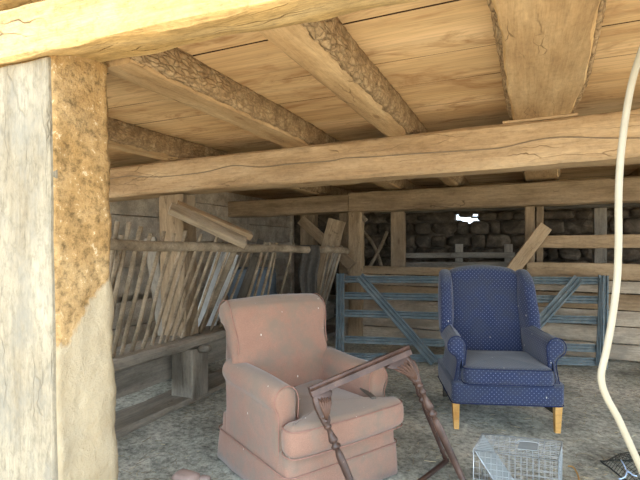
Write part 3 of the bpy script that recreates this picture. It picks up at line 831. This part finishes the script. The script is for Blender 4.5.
# base body with skirt (flares a little)
def ringbox(specs, r=.05, n=4):
    """stack of rounded rectangles (w, d, cy, z) -> loft"""
    vs = []; fs = []
    cnt = None
    for (w, d, cy, z) in specs:
        pts = []
        for sx, sy, a0 in ((1, -1, -PI / 2), (1, 1, 0), (-1, 1, PI / 2), (-1, -1, PI)):
            for k in range(n + 1):
                a = a0 + PI / 2 * k / n
                pts.append((sx * (w / 2 - r) + r * math.cos(a), cy + sy * (d / 2 - r) + r * math.sin(a)))
        out = []
        for i, p in enumerate(pts):
            q = pts[(i + 1) % len(pts)]; out.append(p)
            if i % (n + 1) == n:
                for k in range(1, 10): out.append((p[0] + (q[0] - p[0]) * k / 10, p[1] + (q[1] - p[1]) * k / 10))
        cnt = len(out); vs += [Vector((x, y, z)) for x, y in out]
    for i in range(len(specs) - 1):
        for k in range(cnt): fs.append((i * cnt + k, i * cnt + (k + 1) % cnt, (i + 1) * cnt + (k + 1) % cnt, (i + 1) * cnt + k))
    fs.append(tuple(range(cnt))); fs.append(tuple((len(specs) - 1) * cnt + k for k in range(cnt)))
    return vs, fs
upart('seat_base', ringbox([(.66, .70, -.03, .10), (.655, .70, -.03, .15), (.642, .695, -.03, .17), (.638, .69, -.03, .235), (.59, .64, -.03, .25)], .04), PINK, pc, .004)
vs, fs = ringbox([(.686, .725, -.025, .004), (.682, .722, -.025, .05), (.676, .718, -.025, .10), (.669, .714, -.025, .145), (.662, .708, -.025, .155)], .045)
# gentle pleats in the skirt
vs = [v + Vector((v.x, v.y, 0)).normalized() * (.003 * math.sin(v.x * 26 + v.y * 31) * (1 - v.z / .16)) for v in vs]
upart('skirt', (vs, fs), PINK, pc, .004, 5, 3)
piping('skirt_welt', [(x, y, .157) for x, y in rrect(.672, .72, .045, 4, 0, -.025)], .0026, PINKP, pc)
# arms: mushroom cross-section (x outward, z)
def armprof(s_):
    pts = [(.0, .10), (.0, .30), (-.002, .40), (-.004, .45), (.006, .49), (.032, .514), (.064, .520), (.098, .508), (.120, .472), (.118, .435), (.106, .41), (.10, .38), (.10, .25), (.10, .10)]
    return [(s_ * (.222 + x * 1.02), z) for x, z in smoothpoly(pts, 4, False)]
for s_ in (-1, 1):
    out = armprof(s_)
    vf = pillow(out, .55, .028, 4, 'Y', (0, -.02, 0))
    # arm slopes slightly up toward the back
    vs = [Vector((v.x, v.y, v.z + (.035 * (v.y + .3) if v.z > .35 else 0) - (.0 if v.z > .3 else 0))) for v in vf[0]]
    am = upart('arm', (vs, vf[1]), PINK, pc, .006, 6, 11 * s_)
    front = [(x * .985, -.296, z - .005) for x, z in out if z > .155]
    piping('arm_welt', [(x, -.289, z) for x, _, z in front], .0026, PINKP, am, False)
# backrest: side profile (y, z) extruded across x
bp = smoothpoly([(.10, .22), (.105, .40), (.125, .55), (.150, .68), (.165, .745), (.195, .81), (.25, .842), (.31, .825), (.338, .77), (.325, .71), (.285, .68), (.285, .60), (.29, .42), (.29, .24)], 5, False)
vf = pillow([(y, z) for y, z in bp], .615, .05, 6, 'X')
def backw(v):
    k = 1 + .05 * math.exp(-((v.z - .78) / .09) ** 2) + .0 - .03 * math.exp(-((v.z - .64) / .07) ** 2)
    if v.z < .5: k *= .90
    return Vector((v.x * k - .016, v.y - .02 * (1 - (v.x / .31) ** 2) * (1 if v.y < .2 else 0), v.z + .012 * (1 - (v.x / .31) ** 2) * (1 if v.z > .7 else 0)))
bk = upart('backrest', ([backw(v) for v in vf[0]], vf[1]), PINK, pc, .006, 5, 4)
for s_ in (-1, 1):
    piping('back_welt', [backw(Vector((s_ * .290, y + .004, z))) for y, z in bp if z > .56][:30], .0026, PINKP, bk, False)
# T cushion
tp = smoothpoly([(x * 1.03 + .004, y) for x, y in [(-.205, .11), (-.207, -.1), (-.208, -.24), (-.225, -.30), (-.29, -.305), (-.325, -.33), (-.332, -.385), (-.295, -.42), (-.15, -.43), (0, -.435), (.15, -.43), (.295, -.42), (.335, -.385), (.332, -.33), (.295, -.305), (.225, -.30), (.208, -.24), (.207, -.1), (.205, .11), (0, .115)]], 4)
vf = pillow([(x, y) for x, y in tp], .135, .045, 5, 'Z', (0, 0, .318))
def cush(v):
    b = max(0, 1 - (v.x / .3) ** 2) * max(0, 1 - ((v.y + .16) / .28) ** 2)
    sag = -.018 * b * (1 if v.z > .33 else 0) + (.03 * max(0, (-v.y - .33) / .1) * (-.4))
    return Vector((v.x, v.y, v.z + sag + .014 * (1 if v.z > .33 else 0) * math.exp(-((v.y + .36) / .06) ** 2)))
# densify the flat faces by adding bulge rings
vf = pillow([(x, y) for x, y in tp], .145, .05, 5, 'Z', (0, 0, .306), bulge=.018)
sc_ = upart('seat_cushion', (vf[0], vf[1]), PINK, pc, .007, 6, 8)
for zz in (.360, .248):
    piping('cushion_welt', [(x * .982, -.15 + (y + .15) * .985, zz) for x, y in tp], .0026, PINKP, sc_)

# dark slat on the pink chair seat
def cloc(o, x, y, z): return o.matrix_basis @ Vector((x, y, z))
M_ = Matrix.Rotation(pc.rotation_euler.z, 4, 'Z'); M_.translation = pc.location
slp = lambda x, y, z: M_ @ Vector((x, y, z))
o = timber('wooden_slat', on_z(357, 384, .405), on_z(374, 398, .395), .026, .012, plain('dark_slat', srgb(84, 76, 68), .7), rough=.001, bev=.002)
T(o, 'short dark grey slat lying on the pink seat cushion by the right arm', 'slat')

# ---------------- blue wing armchair
bc = empty('wing_armchair', fl(1.182, 3.115), YAW - math.radians(6)); T(bc, 'navy blue wing armchair with small pale dots and tan wooden legs', 'armchair')
for sx in (-1, 1):
    # front legs: square taper, slightly splayed
    mb = MB(); rr = []
    def sq(cx, cy, z, h): return [(cx - h, cy - h, z), (cx + h, cy - h, z), (cx + h, cy + h, z), (cx - h, cy + h, z)]
    vs = []; fs = []
    secs = [(sx * 0.302, -.262, 0.0, .015), (sx * 0.304, -.262, .08, .018), (sx * 0.306, -.262, .21, .023)]
    for q in secs: vs += sq(*q)
    for i in range(2): fs += [(i * 4 + k, i * 4 + (k + 1) % 4, i * 4 + 4 + (k + 1) % 4, i * 4 + 4 + k) for k in range(4)]
    fs += [(0, 3, 2, 1), (8, 9, 10, 11)]
    mk('leg', vs, fs, W['leg'], bc, smooth=False)
    vs = []
    for q in [(sx * .27, .36, 0.0, .015), (sx * .272, .31, .10, .019), (sx * .272, .285, .21, .022)]: vs += sq(*q)
    mk('leg', vs, fs, W['greydark'], bc, smooth=False)['label'] = 'dark back leg'
o = timber('stretcher', (.315, -.25, .10), (.27, .30, .09), .022, .025, W['greydark'], rough=.001, bev=.003); o.parent = bc; o.matrix_basis = frame_matrix((.31, -.25, .11), (.27, .30, .09))[0]
# seat rail
vf = ringbox([(.65, .58, .0, .168), (.662, .60, 0, .175), (.67, .612, 0, .19), (.67, .612, 0, .27), (.675, .60, 0, .30)], .035)
upart('seat_rail', vf, BLUE, bc, .003)
piping('rail_welt', [(x, y, .172) for x, y in rrect(.669, .61, .035)], .004, BLUEP, bc)
cp = rrect(.545, .52, .05, 4, 0, -.06)
vf = pillow(cp, .115, .04, 5, 'Z', (0, -.02, .345), bulge=.016)
sc2 = upart('seat_cushion', vf, BLUE, bc, .005, 7, 5)
for zz in (.392, .300): piping('cushion_welt', [(x * .985, y * .985 - .02, zz) for x, y in cp], .0035, BLUEP, sc2)
# backrest (front view outline x,z), reclined
bo = smoothpoly([(-.25, .26), (-.262, .5), (-.275, .75), (-.272, .885), (-.24, .955), (-.15, .987), (0, 1.0), (.15, .987), (.24, .955), (.272, .885), (.275, .75), (.262, .5), (.25, .26), (0, .25)], 5)
Rm = lambda v, y0=.20: Vector((v.x, v.y + y0 + (v.z - .26) * .17, v.z))
vf = pillow(bo, .12, .045, 6, 'Y', bulge=.03)
bk2 = upart('backrest', ([Rm(v, .235) for v in vf[0]], vf[1]), BLUE, bc, .005, 6, 2)
# wings: side view outline (y,z)
wo = smoothpoly([(.34, .50), (.18, .50), (.095, .52), (.085, .60), (.115, .72), (.15, .81), (.185, .89), (.24, .945), (.31, .97), (.37, .95), (.40, .85), (.37, .68)], 5)
for s_ in (-1, 1):
    vf = pillow(wo, .085, .036, 5, 'X', bulge=.012)
    def wm(v):
        f = (.34 - v.y)
        x = s_ * (.284 + .10 * f + .01) + v.x - s_ * .02
        return Vector((x, v.y, v.z))
    wg = upart('wing', ([wm(v) for v in vf[0]], vf[1]), BLUE, bc, .004, 7, 9 * s_)
# arms: outward scrolled rolls
def arm2(s_):
    pts = [(.262, .24), (.260, .40), (.252, .49), (.256, .535), (.276, .565), (.306, .578), (.340, .568), (.362, .535), (.360, .495), (.338, .468), (.315, .45), (.306, .41), (.318, .33), (.338, .24)]
    return [(s_ * (x - .010), z) for x, z in smoothpoly(pts, 4, False)]
for s_ in (-1, 1):
    ol = arm2(s_)
    vf = pillow(ol, .50, .026, 4, 'Y', (0, -.02, 0))
    def am_(v):
        # scroll narrows and drops toward the front foot of the arm; arm rises to the back
        k = max(0, (v.z - .43)) / .14
        t = (v.y + .27) / .5
        return Vector((v.x - s_ * .05 * k * max(0, t) * (1 if abs(v.x) > .3 else .2), v.y + (.04 * (1 - k) if v.y < -.1 and k > 0 else (.04 if v.y < -.1 else 0)) * 0, v.z + .02 * k * t))
    a2 = upart('arm', ([am_(v) for v in vf[0]], vf[1]), BLUE, bc, .004, 7, 21 * s_)
    piping('arm_welt', [(x, -.266, z) for x, z in ol if z > .26], .0035, BLUEP, a2, False)

# ================================================================== BROKEN STOOL FRAME
s = NT('dark_varnish'); c = s.coords(); n = s.noise(c, 12, 4, .6); n2 = s.noise(c, 60, 3, .6)
col = s.ramp(n, [(.3, srgb(50, 34, 28)), (.5, srgb(66, 46, 38)), (.75, srgb(92, 68, 58))])
col = s.mix(s.ramp(n2, [(.66, G3(0)), (.76, G3(.5))]), col, srgb(150, 120, 92)); s.bump(n, .3, .003)
VARN = s.fin(col, .4, 0, .45)
GOLD = plain('worn_gilt', srgb(84, 60, 48), .5, 0, .25, 30, .2)
st = empty('table_frame', fl(.4, 2.08)); T(st, 'dark varnished table frame with turned legs, topless, tipped against the pink armchair', 'table frame')
sinv = Matrix.Translation(-st.location)
A1 = at(313, 391, 1.94); A2 = at(404, 352, 2.11); A3 = at(403, 353, 2.38)
F1 = on_z(368, 524, .014); F2 = on_z(472, 500, .014); F3 = at(447, 466, 2.40)
F1.z = F2.z = F3.z = .014
def turned(a, b, r0=.0145):
    ts = [(0, .9), (.06, .9), (.09, .8), (.10, 1.35), (.115, 1.35), (.125, .72), (.14, 1.3), (.155, 1.3), (.165, .7), (.19, 1.25), (.205, 1.2), (.215, .72), (.26, 1.0), (.30, 1.45), (.32, 1.4), (.335, .72), (.35, 1.5), (.37, 1.5), (.385, .8), (.42, 1.1), (.45, 1.25), (.50, 1.28), (.7, 1.12), (.86, .95), (.88, 1.3), (.91, .8), (.94, 1.15), (1, .6)]
    mb = MB(); mb.tube([a.lerp(b, t) for t, _ in ts], [r0 * k for _, k in ts], 12); return mb
turned(A1 + (F1 - A1) * .10, F1, .0135).build('leg', VARN, st, matrix=sinv)
turned(A2 + (F2 - A2) * .10, F2, .0145).build('leg', VARN, st, matrix=sinv)
turned(A3 + (F3 - A3) * .10, F3, .011).build('leg', VARN, st, matrix=sinv)
def bar(name, a, b, w, h, mat, up=(0, 0, 1), arch=0.0):
    """moulded rail, optional arched crest"""
    M, L = frame_matrix(a, b, Vector(up)); n = 16; vs = []; fs = []
    pr = [(-w / 2, -h / 2), (w / 2, -h / 2), (w / 2, h * .05), (w * .35, h * .12), (w * .5, h * .3), (w * .45, h / 2), (-w * .45, h / 2), (-w * .5, h * .3), (-w * .35, h * .12), (-w / 2, h * .05)]
    for i in range(n + 1):
        t = i / n
        for (y, z) in pr: vs.append((L * t, y, z + arch * math.sin(PI * t) * (1 if z > 0 else .35)))
    q = len(pr)
    for i in range(n):
        for k in range(q): fs.append((i * q + k, i * q + (k + 1) % q, (i + 1) * q + (k + 1) % q, (i + 1) * q + k))
    fs += [tuple(range(q)), tuple(n * q + k for k in range(q))]
    return autosm(mk(name, vs, fs, mat, st, sinv @ M), 30)
nrm = (A2 - A1).cross(F1 - A1).normalized()
if nrm.dot(FW) > 0: nrm = -nrm
upv = (A1 - F1).normalized()
bar('front_rail', A1 + (A1 - A2) * .03, A2 + (A2 - A1) * .06, .036, .044, VARN, upv)
bar('side_rail', A2 + (A2 - A1) * .02, A3, .022, .03, VARN, upv, .012)
o = bar('back_rail', A3, at(374, 360, 2.36), .016, .014, VARN, upv, .006)
# carved corner brackets
def bracket(P, F, toward, flip, size):
    d = (F - P).normalized(); t = (toward - P).normalized(); n_ = d.cross(t).normalized()
    if n_.dot(FW) > 0: n_ = -n_
    pts2 = [(0, -.012), (size * .35, -.006), (size * .72, .002), (size, .012), (size * .9, .028), (size * .62, .034), (size * .6, .055), (size * .40, .062), (size * .3, .09), (.018, .125), (-.008, .145), (-.018, .11), (-.020, .03)]
    pts2 = smoothpoly(pts2, 3)
    base = [P + t * x + d * y for x, y in pts2]; c = sum(base, Vector()) / len(base); n = len(base)
    vs = []; fs = []
    for k, (sc1, h) in enumerate(((1, -.010), (1, .008), (.9, .014), (.72, .010), (.6, .017), (.42, .012), (.28, .02))):
        vs += [c + (b_ - c) * sc1 + n_ * h for b_ in base]
    for i in range(6):
        for k in range(n): fs.append((i * n + k, i * n + (k + 1) % n, (i + 1) * n + (k + 1) % n, (i + 1) * n + k))
    fs += [tuple(range(n)), tuple(6 * n + k for k in range(n))]
    br = mk('bracket', vs, fs, VARN, st, sinv); 
    # carved leaf ridges
    mb = MB()
    for q in range(5):
        p0 = P + d * .115 + t * .001 + n_ * .010
        p1 = P + t * (size * (.08 + .17 * q)) + d * (.016 + .004 * q) + n_ * .012
        mb.tube([p0, p0.lerp(p1, .35) + n_ * .012, p0.lerp(p1, .75) + n_ * .012, p1], [.003, .006, .007, .003], 8)
    lf_ = mb.build('carving', GOLD, br); lf_.matrix_basis = Matrix.Identity(4)
    lf_['label'] = 'carved leaf relief with worn coppery edges'
    return br
bracket(A1 + (F1 - A1) * .03, F1, A2, 1, .075)
bracket(A2 + (F2 - A2) * .03, F2, A1, 1, .115)
bracket(A2 + (F2 - A2) * .03, F2, A3, 1, .08)
mb = MB(); mb.tube([F3 + Vector((0, 0, .012)), F3.lerp(F1, .3) + Vector((0, 0, .01)), F3.lerp(F1, .62) + Vector((0, 0, .014))], [.014, .012, .014], 8); mb.build('stretcher', VARN, st, matrix=sinv)

# ================================================================== WIRE CAGE TRAP
s = NT('galvanised_wire'); n = s.noise(s.coords(), 30, 4, .6)
GAL = s.fin(s.ramp(n, [(.3, srgb(136, 144, 148)), (.7, srgb(186, 192, 196))]), .45, .5, .5)
H = .235
ct = empty('cage_trap', fl(.9, 2.06)); T(ct, 'galvanised wire cage trap on the floor in front of the blue armchair', 'cage')
cinv = Matrix.Translation(-ct.location)
tbl = on_z(482, 433.5, H); tbr = on_z(562, 441.5, H); tfr = on_z(558.5, 461, H); tfl = on_z(473.5, 450, H)
dn = Vector((0, 0, H - .006))
def panel(name, a, b, c_, d_, nu, nv, r=.0010, frame=.0022):
    """wire grid on quad a-b-c-d"""
    mb = MB()
    for i in range(nu + 1):
        t = i / nu; mb.tube([a.lerp(b, t), d_.lerp(c_, t)], r, 4, False)
    for j in range(nv + 1):
        t = j / nv; mb.tube([a.lerp(d_, t), b.lerp(c_, t)], r, 4, False)
    for p, q in ((a, b), (b, c_), (c_, d_), (d_, a)): mb.tube([p, q], frame, 6)
    return mb.build(name, GAL, ct, matrix=cinv)
panel('top_panel', tbl, tbr, tfr, tfl, 5, 11)
panel('back_panel', tbl, tbr, tbr - dn, tbl - dn, 14, 9)
panel('front_panel', tfl, tfr, tfr - dn, tfl - dn, 14, 9)
panel('end_panel', tbr, tfr, tfr - dn, tbr - dn, 8, 9)
panel('floor_panel', tbl - dn, tbr - dn, tfr - dn, tfl - dn, 14, 8)
dm = Vector((0, 0, 0)); q1 = (tfl - dn).lerp(tfr - dn, .42); q2 = (tbl - dn).lerp(tbr - dn, .42)
mb = MB(); e = .004
ins = lambda p: p + (((tbl + tfr) / 2) - p) * .03
vs = [ins(tbl) - UP * e, ins(tfl) - UP * e, ins(q1) + UP * .01, ins(q2) + UP * .01]
dr_ = mk('door', vs, [(0, 1, 2, 3)], plain('galv_sheet', srgb(150, 158, 160), .5, .4, .12, 12, .1), ct, cinv, False); dr_.modifiers.new('s', 'SOLIDIFY').thickness = .002
dr_['label'] = 'sloping galvanised sheet door'
mb = MB(); mb.tube([vs[0], vs[1], vs[2], vs[3], vs[0]], .003, 6); mb.build('door_frame', GAL, dr_)
c0 = tbl.lerp(tbr, .62).lerp(tfl.lerp(tfr, .62), .45); ax = (tbr - tbl).normalized(); ay = (tfl - tbl).normalized()
mb = MB(); vs = [c0 + ax * a_ + ay * b_ + UP * z_ for z_ in (.003, .006) for a_, b_ in ((-.04, -.055), (.04, -.055), (.04, .055), (-.04, .055))]
mb.add(vs, [(0, 1, 2, 3), (4, 5, 6, 7), (0, 1, 5, 4), (1, 2, 6, 5), (2, 3, 7, 6), (3, 0, 4, 7)])
mb.build('handle_plate', plain('galv_plate', srgb(160, 168, 170), .5, .4, .1, 12, .1), ct, smooth=False, matrix=cinv)
# carrying handle wire
mb = MB(); mb.tube(smoothpoly([c0 - ax * .05 + UP * .006, c0 - ax * .035 + UP * .02, c0 + ax * .035 + UP * .02, c0 + ax * .05 + UP * .006], 4, False), .002, 6); mb.build('handle', GAL, ct, matrix=cinv)

# ================================================================== SMALL THINGS
# white hose hanging from the lintel
HZ = 1.10
hp = [(652, 20), (648, 35), (640, 55), (632, 82), (627, 108), (623, 135), (620, 165), (618.5, 200), (618.5, 240), (617, 280), (612, 320), (606, 352), (601.5, 372), (602, 384), (607, 398), (618, 418), (628, 440), (638, 462), (650, 490), (668, 540)]
P = [at(u_, v_, 1.16) for u_, v_ in hp]
top = on_z(655, 8, 1.748); P = [Vector((P[0].x + .012, 1.10, 1.748)), Vector((P[0].x + .008, P[0].y, 1.70))] + P[1:]
last = P[-1]; P += [last + Vector((.05, -.03, -.12)), Vector((last.x + .12, last.y - .06, -.005))]
mb = MB(); SP = smoothpoly(P, 5, False); mb.tube(SP, .0085, 12)
T(mb.build('plastic_hose', plain('hose_cream', srgb(152, 144, 126), .45, 0, .06, 30, .1)), 'kinked cream plastic hose hanging down from the lintel at far right', 'hose')
# dark netting heap bottom right, with blue-white cord
nc = on_z(646, 474, .0); rt = empty('wire_netting', nc); T(rt, 'flattened coil of dark wire netting on the floor at the bottom right', 'netting')
mb = MB(); nvs = []
NU, NV = 18, 14
def npnt(i, j):
    a = (i / NU - .5) * .34; b = (j / NV - .5) * .26
    h = .075 * max(0, 1 - (a / .17) ** 4) * max(0, 1 - (b / .13) ** 4)
    p = RT * (a + .02) + FW * b + UP * (.006 + h + .012 * noise.noise(Vector((a * 14, b * 14, 2)))); return p
for i in range(NU + 1): mb.tube([npnt(i, j) for j in range(NV + 1)], .0016, 4, False)
for j in range(NV + 1): mb.tube([npnt(i, j) for i in range(NU + 1)], .0016, 4, False)
mb.tube([npnt(i, 0) for i in range(NU + 1)] + [npnt(NU, j) for j in range(1, NV + 1)] + [npnt(i, NV) for i in range(NU - 1, -1, -1)] + [npnt(0, j) for j in range(NV - 1, -1, -1)], .004, 6)
mb.build('mesh', plain('dark_wire', srgb(56, 58, 54), .6, .3), rt)
mb = MB()
gp_ = lambda u_, v_: on_z(u_, v_, .10)
for pts in ([(621, 460), (624, 465), (627, 471), (631, 473)], [(627, 471), (625, 477), (619, 479)], [(627, 470), (633, 475), (637, 476)]):
    mb.tube(smoothpoly([gp_(*q) for q in pts], 3, False), .0028, 5)
T(mb.build('baler_twine', plain('pale_blue_twine', srgb(176, 200, 232), .6)), 'knotted scrap of pale blue twine lying on the dark netting', 'twine')
mb = MB(); tpz = [on_z(u_, v_, .008) for u_, v_ in ((568, 466), (573, 467), (577, 473), (579, 481), (577, 490), (572, 494))]
mb.tube(smoothpoly(tpz, 4, False), .004, 6)
T(mb.build('baler_twine', plain('ochre_twine', srgb(168, 130, 72), .8)), 'curl of ochre twine on the floor beside the cage trap', 'twine')
pr = on_z(186, 482, .0); mb = MB(); stone(mb, (0, 0, .02), (.13, .09, .055), 5)
rg = mb.build('pink_rubble', plain('pink_lump', srgb(160, 138, 128), .95, 0, .15, 20, .5)); rg.location = pr; T(rg, 'pale pink lump of rubble on the floor left of the pink armchair', 'stone')
pr = on_z(204, 482, .0); mb = MB(); stone(mb, (0, 0, .012), (.06, .05, .03), 15)
rg = mb.build('pink_rubble', plain('pink_lump_small', srgb(156, 138, 130), .95, 0, .15, 20, .5)); rg.location = pr; T(rg, 'small pinkish crumb just right of the larger pink lump', 'stone')

# straw litter
SC = [plain('straw_' + n_, c_, .8, 0, .1, 10, 0) for n_, c_ in (('pale', srgb(196, 184, 150)), ('dull', srgb(136, 124, 98)), ('grey', srgb(150, 146, 134)))]
rs = random.Random(5); vs = []; fs = []; fm = []
for i in range(7000):
    while True:
        x = rs.uniform(-2.4, 3.6); y = rs.uniform(1.2, 6.4)
        dens = .35 + .65 * (noise.noise(Vector((x * 1.6, y * 1.6, 7))) > -.05)
        if rs.random() < dens: break
    a = rs.uniform(0, PI); L = rs.uniform(.015, .07) * (1.5 if rs.random() < .12 else 1); w = rs.uniform(.0008, .002)
    z = fz(x, y) + .004 + rs.uniform(0, .006); dz = rs.uniform(-.006, .006)
    d = Vector((math.cos(a), math.sin(a), 0)); q = Vector((-d.y, d.x, 0)); c = Vector((x, y, z)); bend = q * rs.uniform(-.01, .01)
    k = len(vs)
    for t, bz in ((-.5, -dz), (0, .002), (.5, dz)):
        pc_ = c + d * L * t + UP * bz + (bend if t == 0 else Vector())
        vs += [pc_ - q * w, pc_ + UP * w * 1.3, pc_ + q * w]
    for i2 in range(2):
        b_ = k + i2 * 3; fs += [(b_, b_ + 1, b_ + 4, b_ + 3), (b_ + 1, b_ + 2, b_ + 5, b_ + 4), (b_ + 2, b_, b_ + 3, b_ + 5)]; m_ = rs.choice((0, 1, 1, 2, 2)); fm += [m_] * 3
o = mk('straw_litter', vs, fs, None, mats=SC, fmat=fm, recalc=False)
tag(o, 'scattered straw and dry dung crumbs over the barn floor', 'straw', None, 'stuff')

# ================================================================== LIGHT
sl = bpy.data.lights.new('sun', 'SUN'); sl.energy = 5.0; sl.angle = math.radians(1.2); sl.color = (1, .93, .80)
so = bpy.data.objects.new('sun', sl); COL.objects.link(so)
d = Vector((.95, .10, 1.25)).normalized()
so.rotation_euler = d.to_track_quat('Z', 'Y').to_euler()
w = bpy.data.worlds.new('sky'); sc.world = w; w.use_nodes = True; nt = w.node_tree; nt.nodes.clear()
bg = nt.nodes.new('ShaderNodeBackground'); wo_ = nt.nodes.new('ShaderNodeOutputWorld'); nt.links.new(bg.outputs[0], wo_.inputs[0])
bg.inputs[0].default_value = (.72, .86, 1.0, 1); bg.inputs[1].default_value = 2.0

cd = bpy.data.cameras.new('camera'); cam = bpy.data.objects.new('camera', cd); COL.objects.link(cam)
cd.sensor_width = 36; cd.lens = FPX / 640 * 36; cd.shift_y = (HOR - 240) / 640; cd.clip_start = .02
cam.location = CAM; cam.rotation_euler = (PI / 2, 0, YAW)
sc.camera = cam
sc.view_settings.view_transform = 'Standard'; sc.view_settings.look = 'None'; sc.view_settings.gamma = 1; sc.view_settings.exposure = 1.55
sc.view_settings.use_curve_mapping = False
sc.cycles.diffuse_bounces = 8; sc.cycles.max_bounces = 12
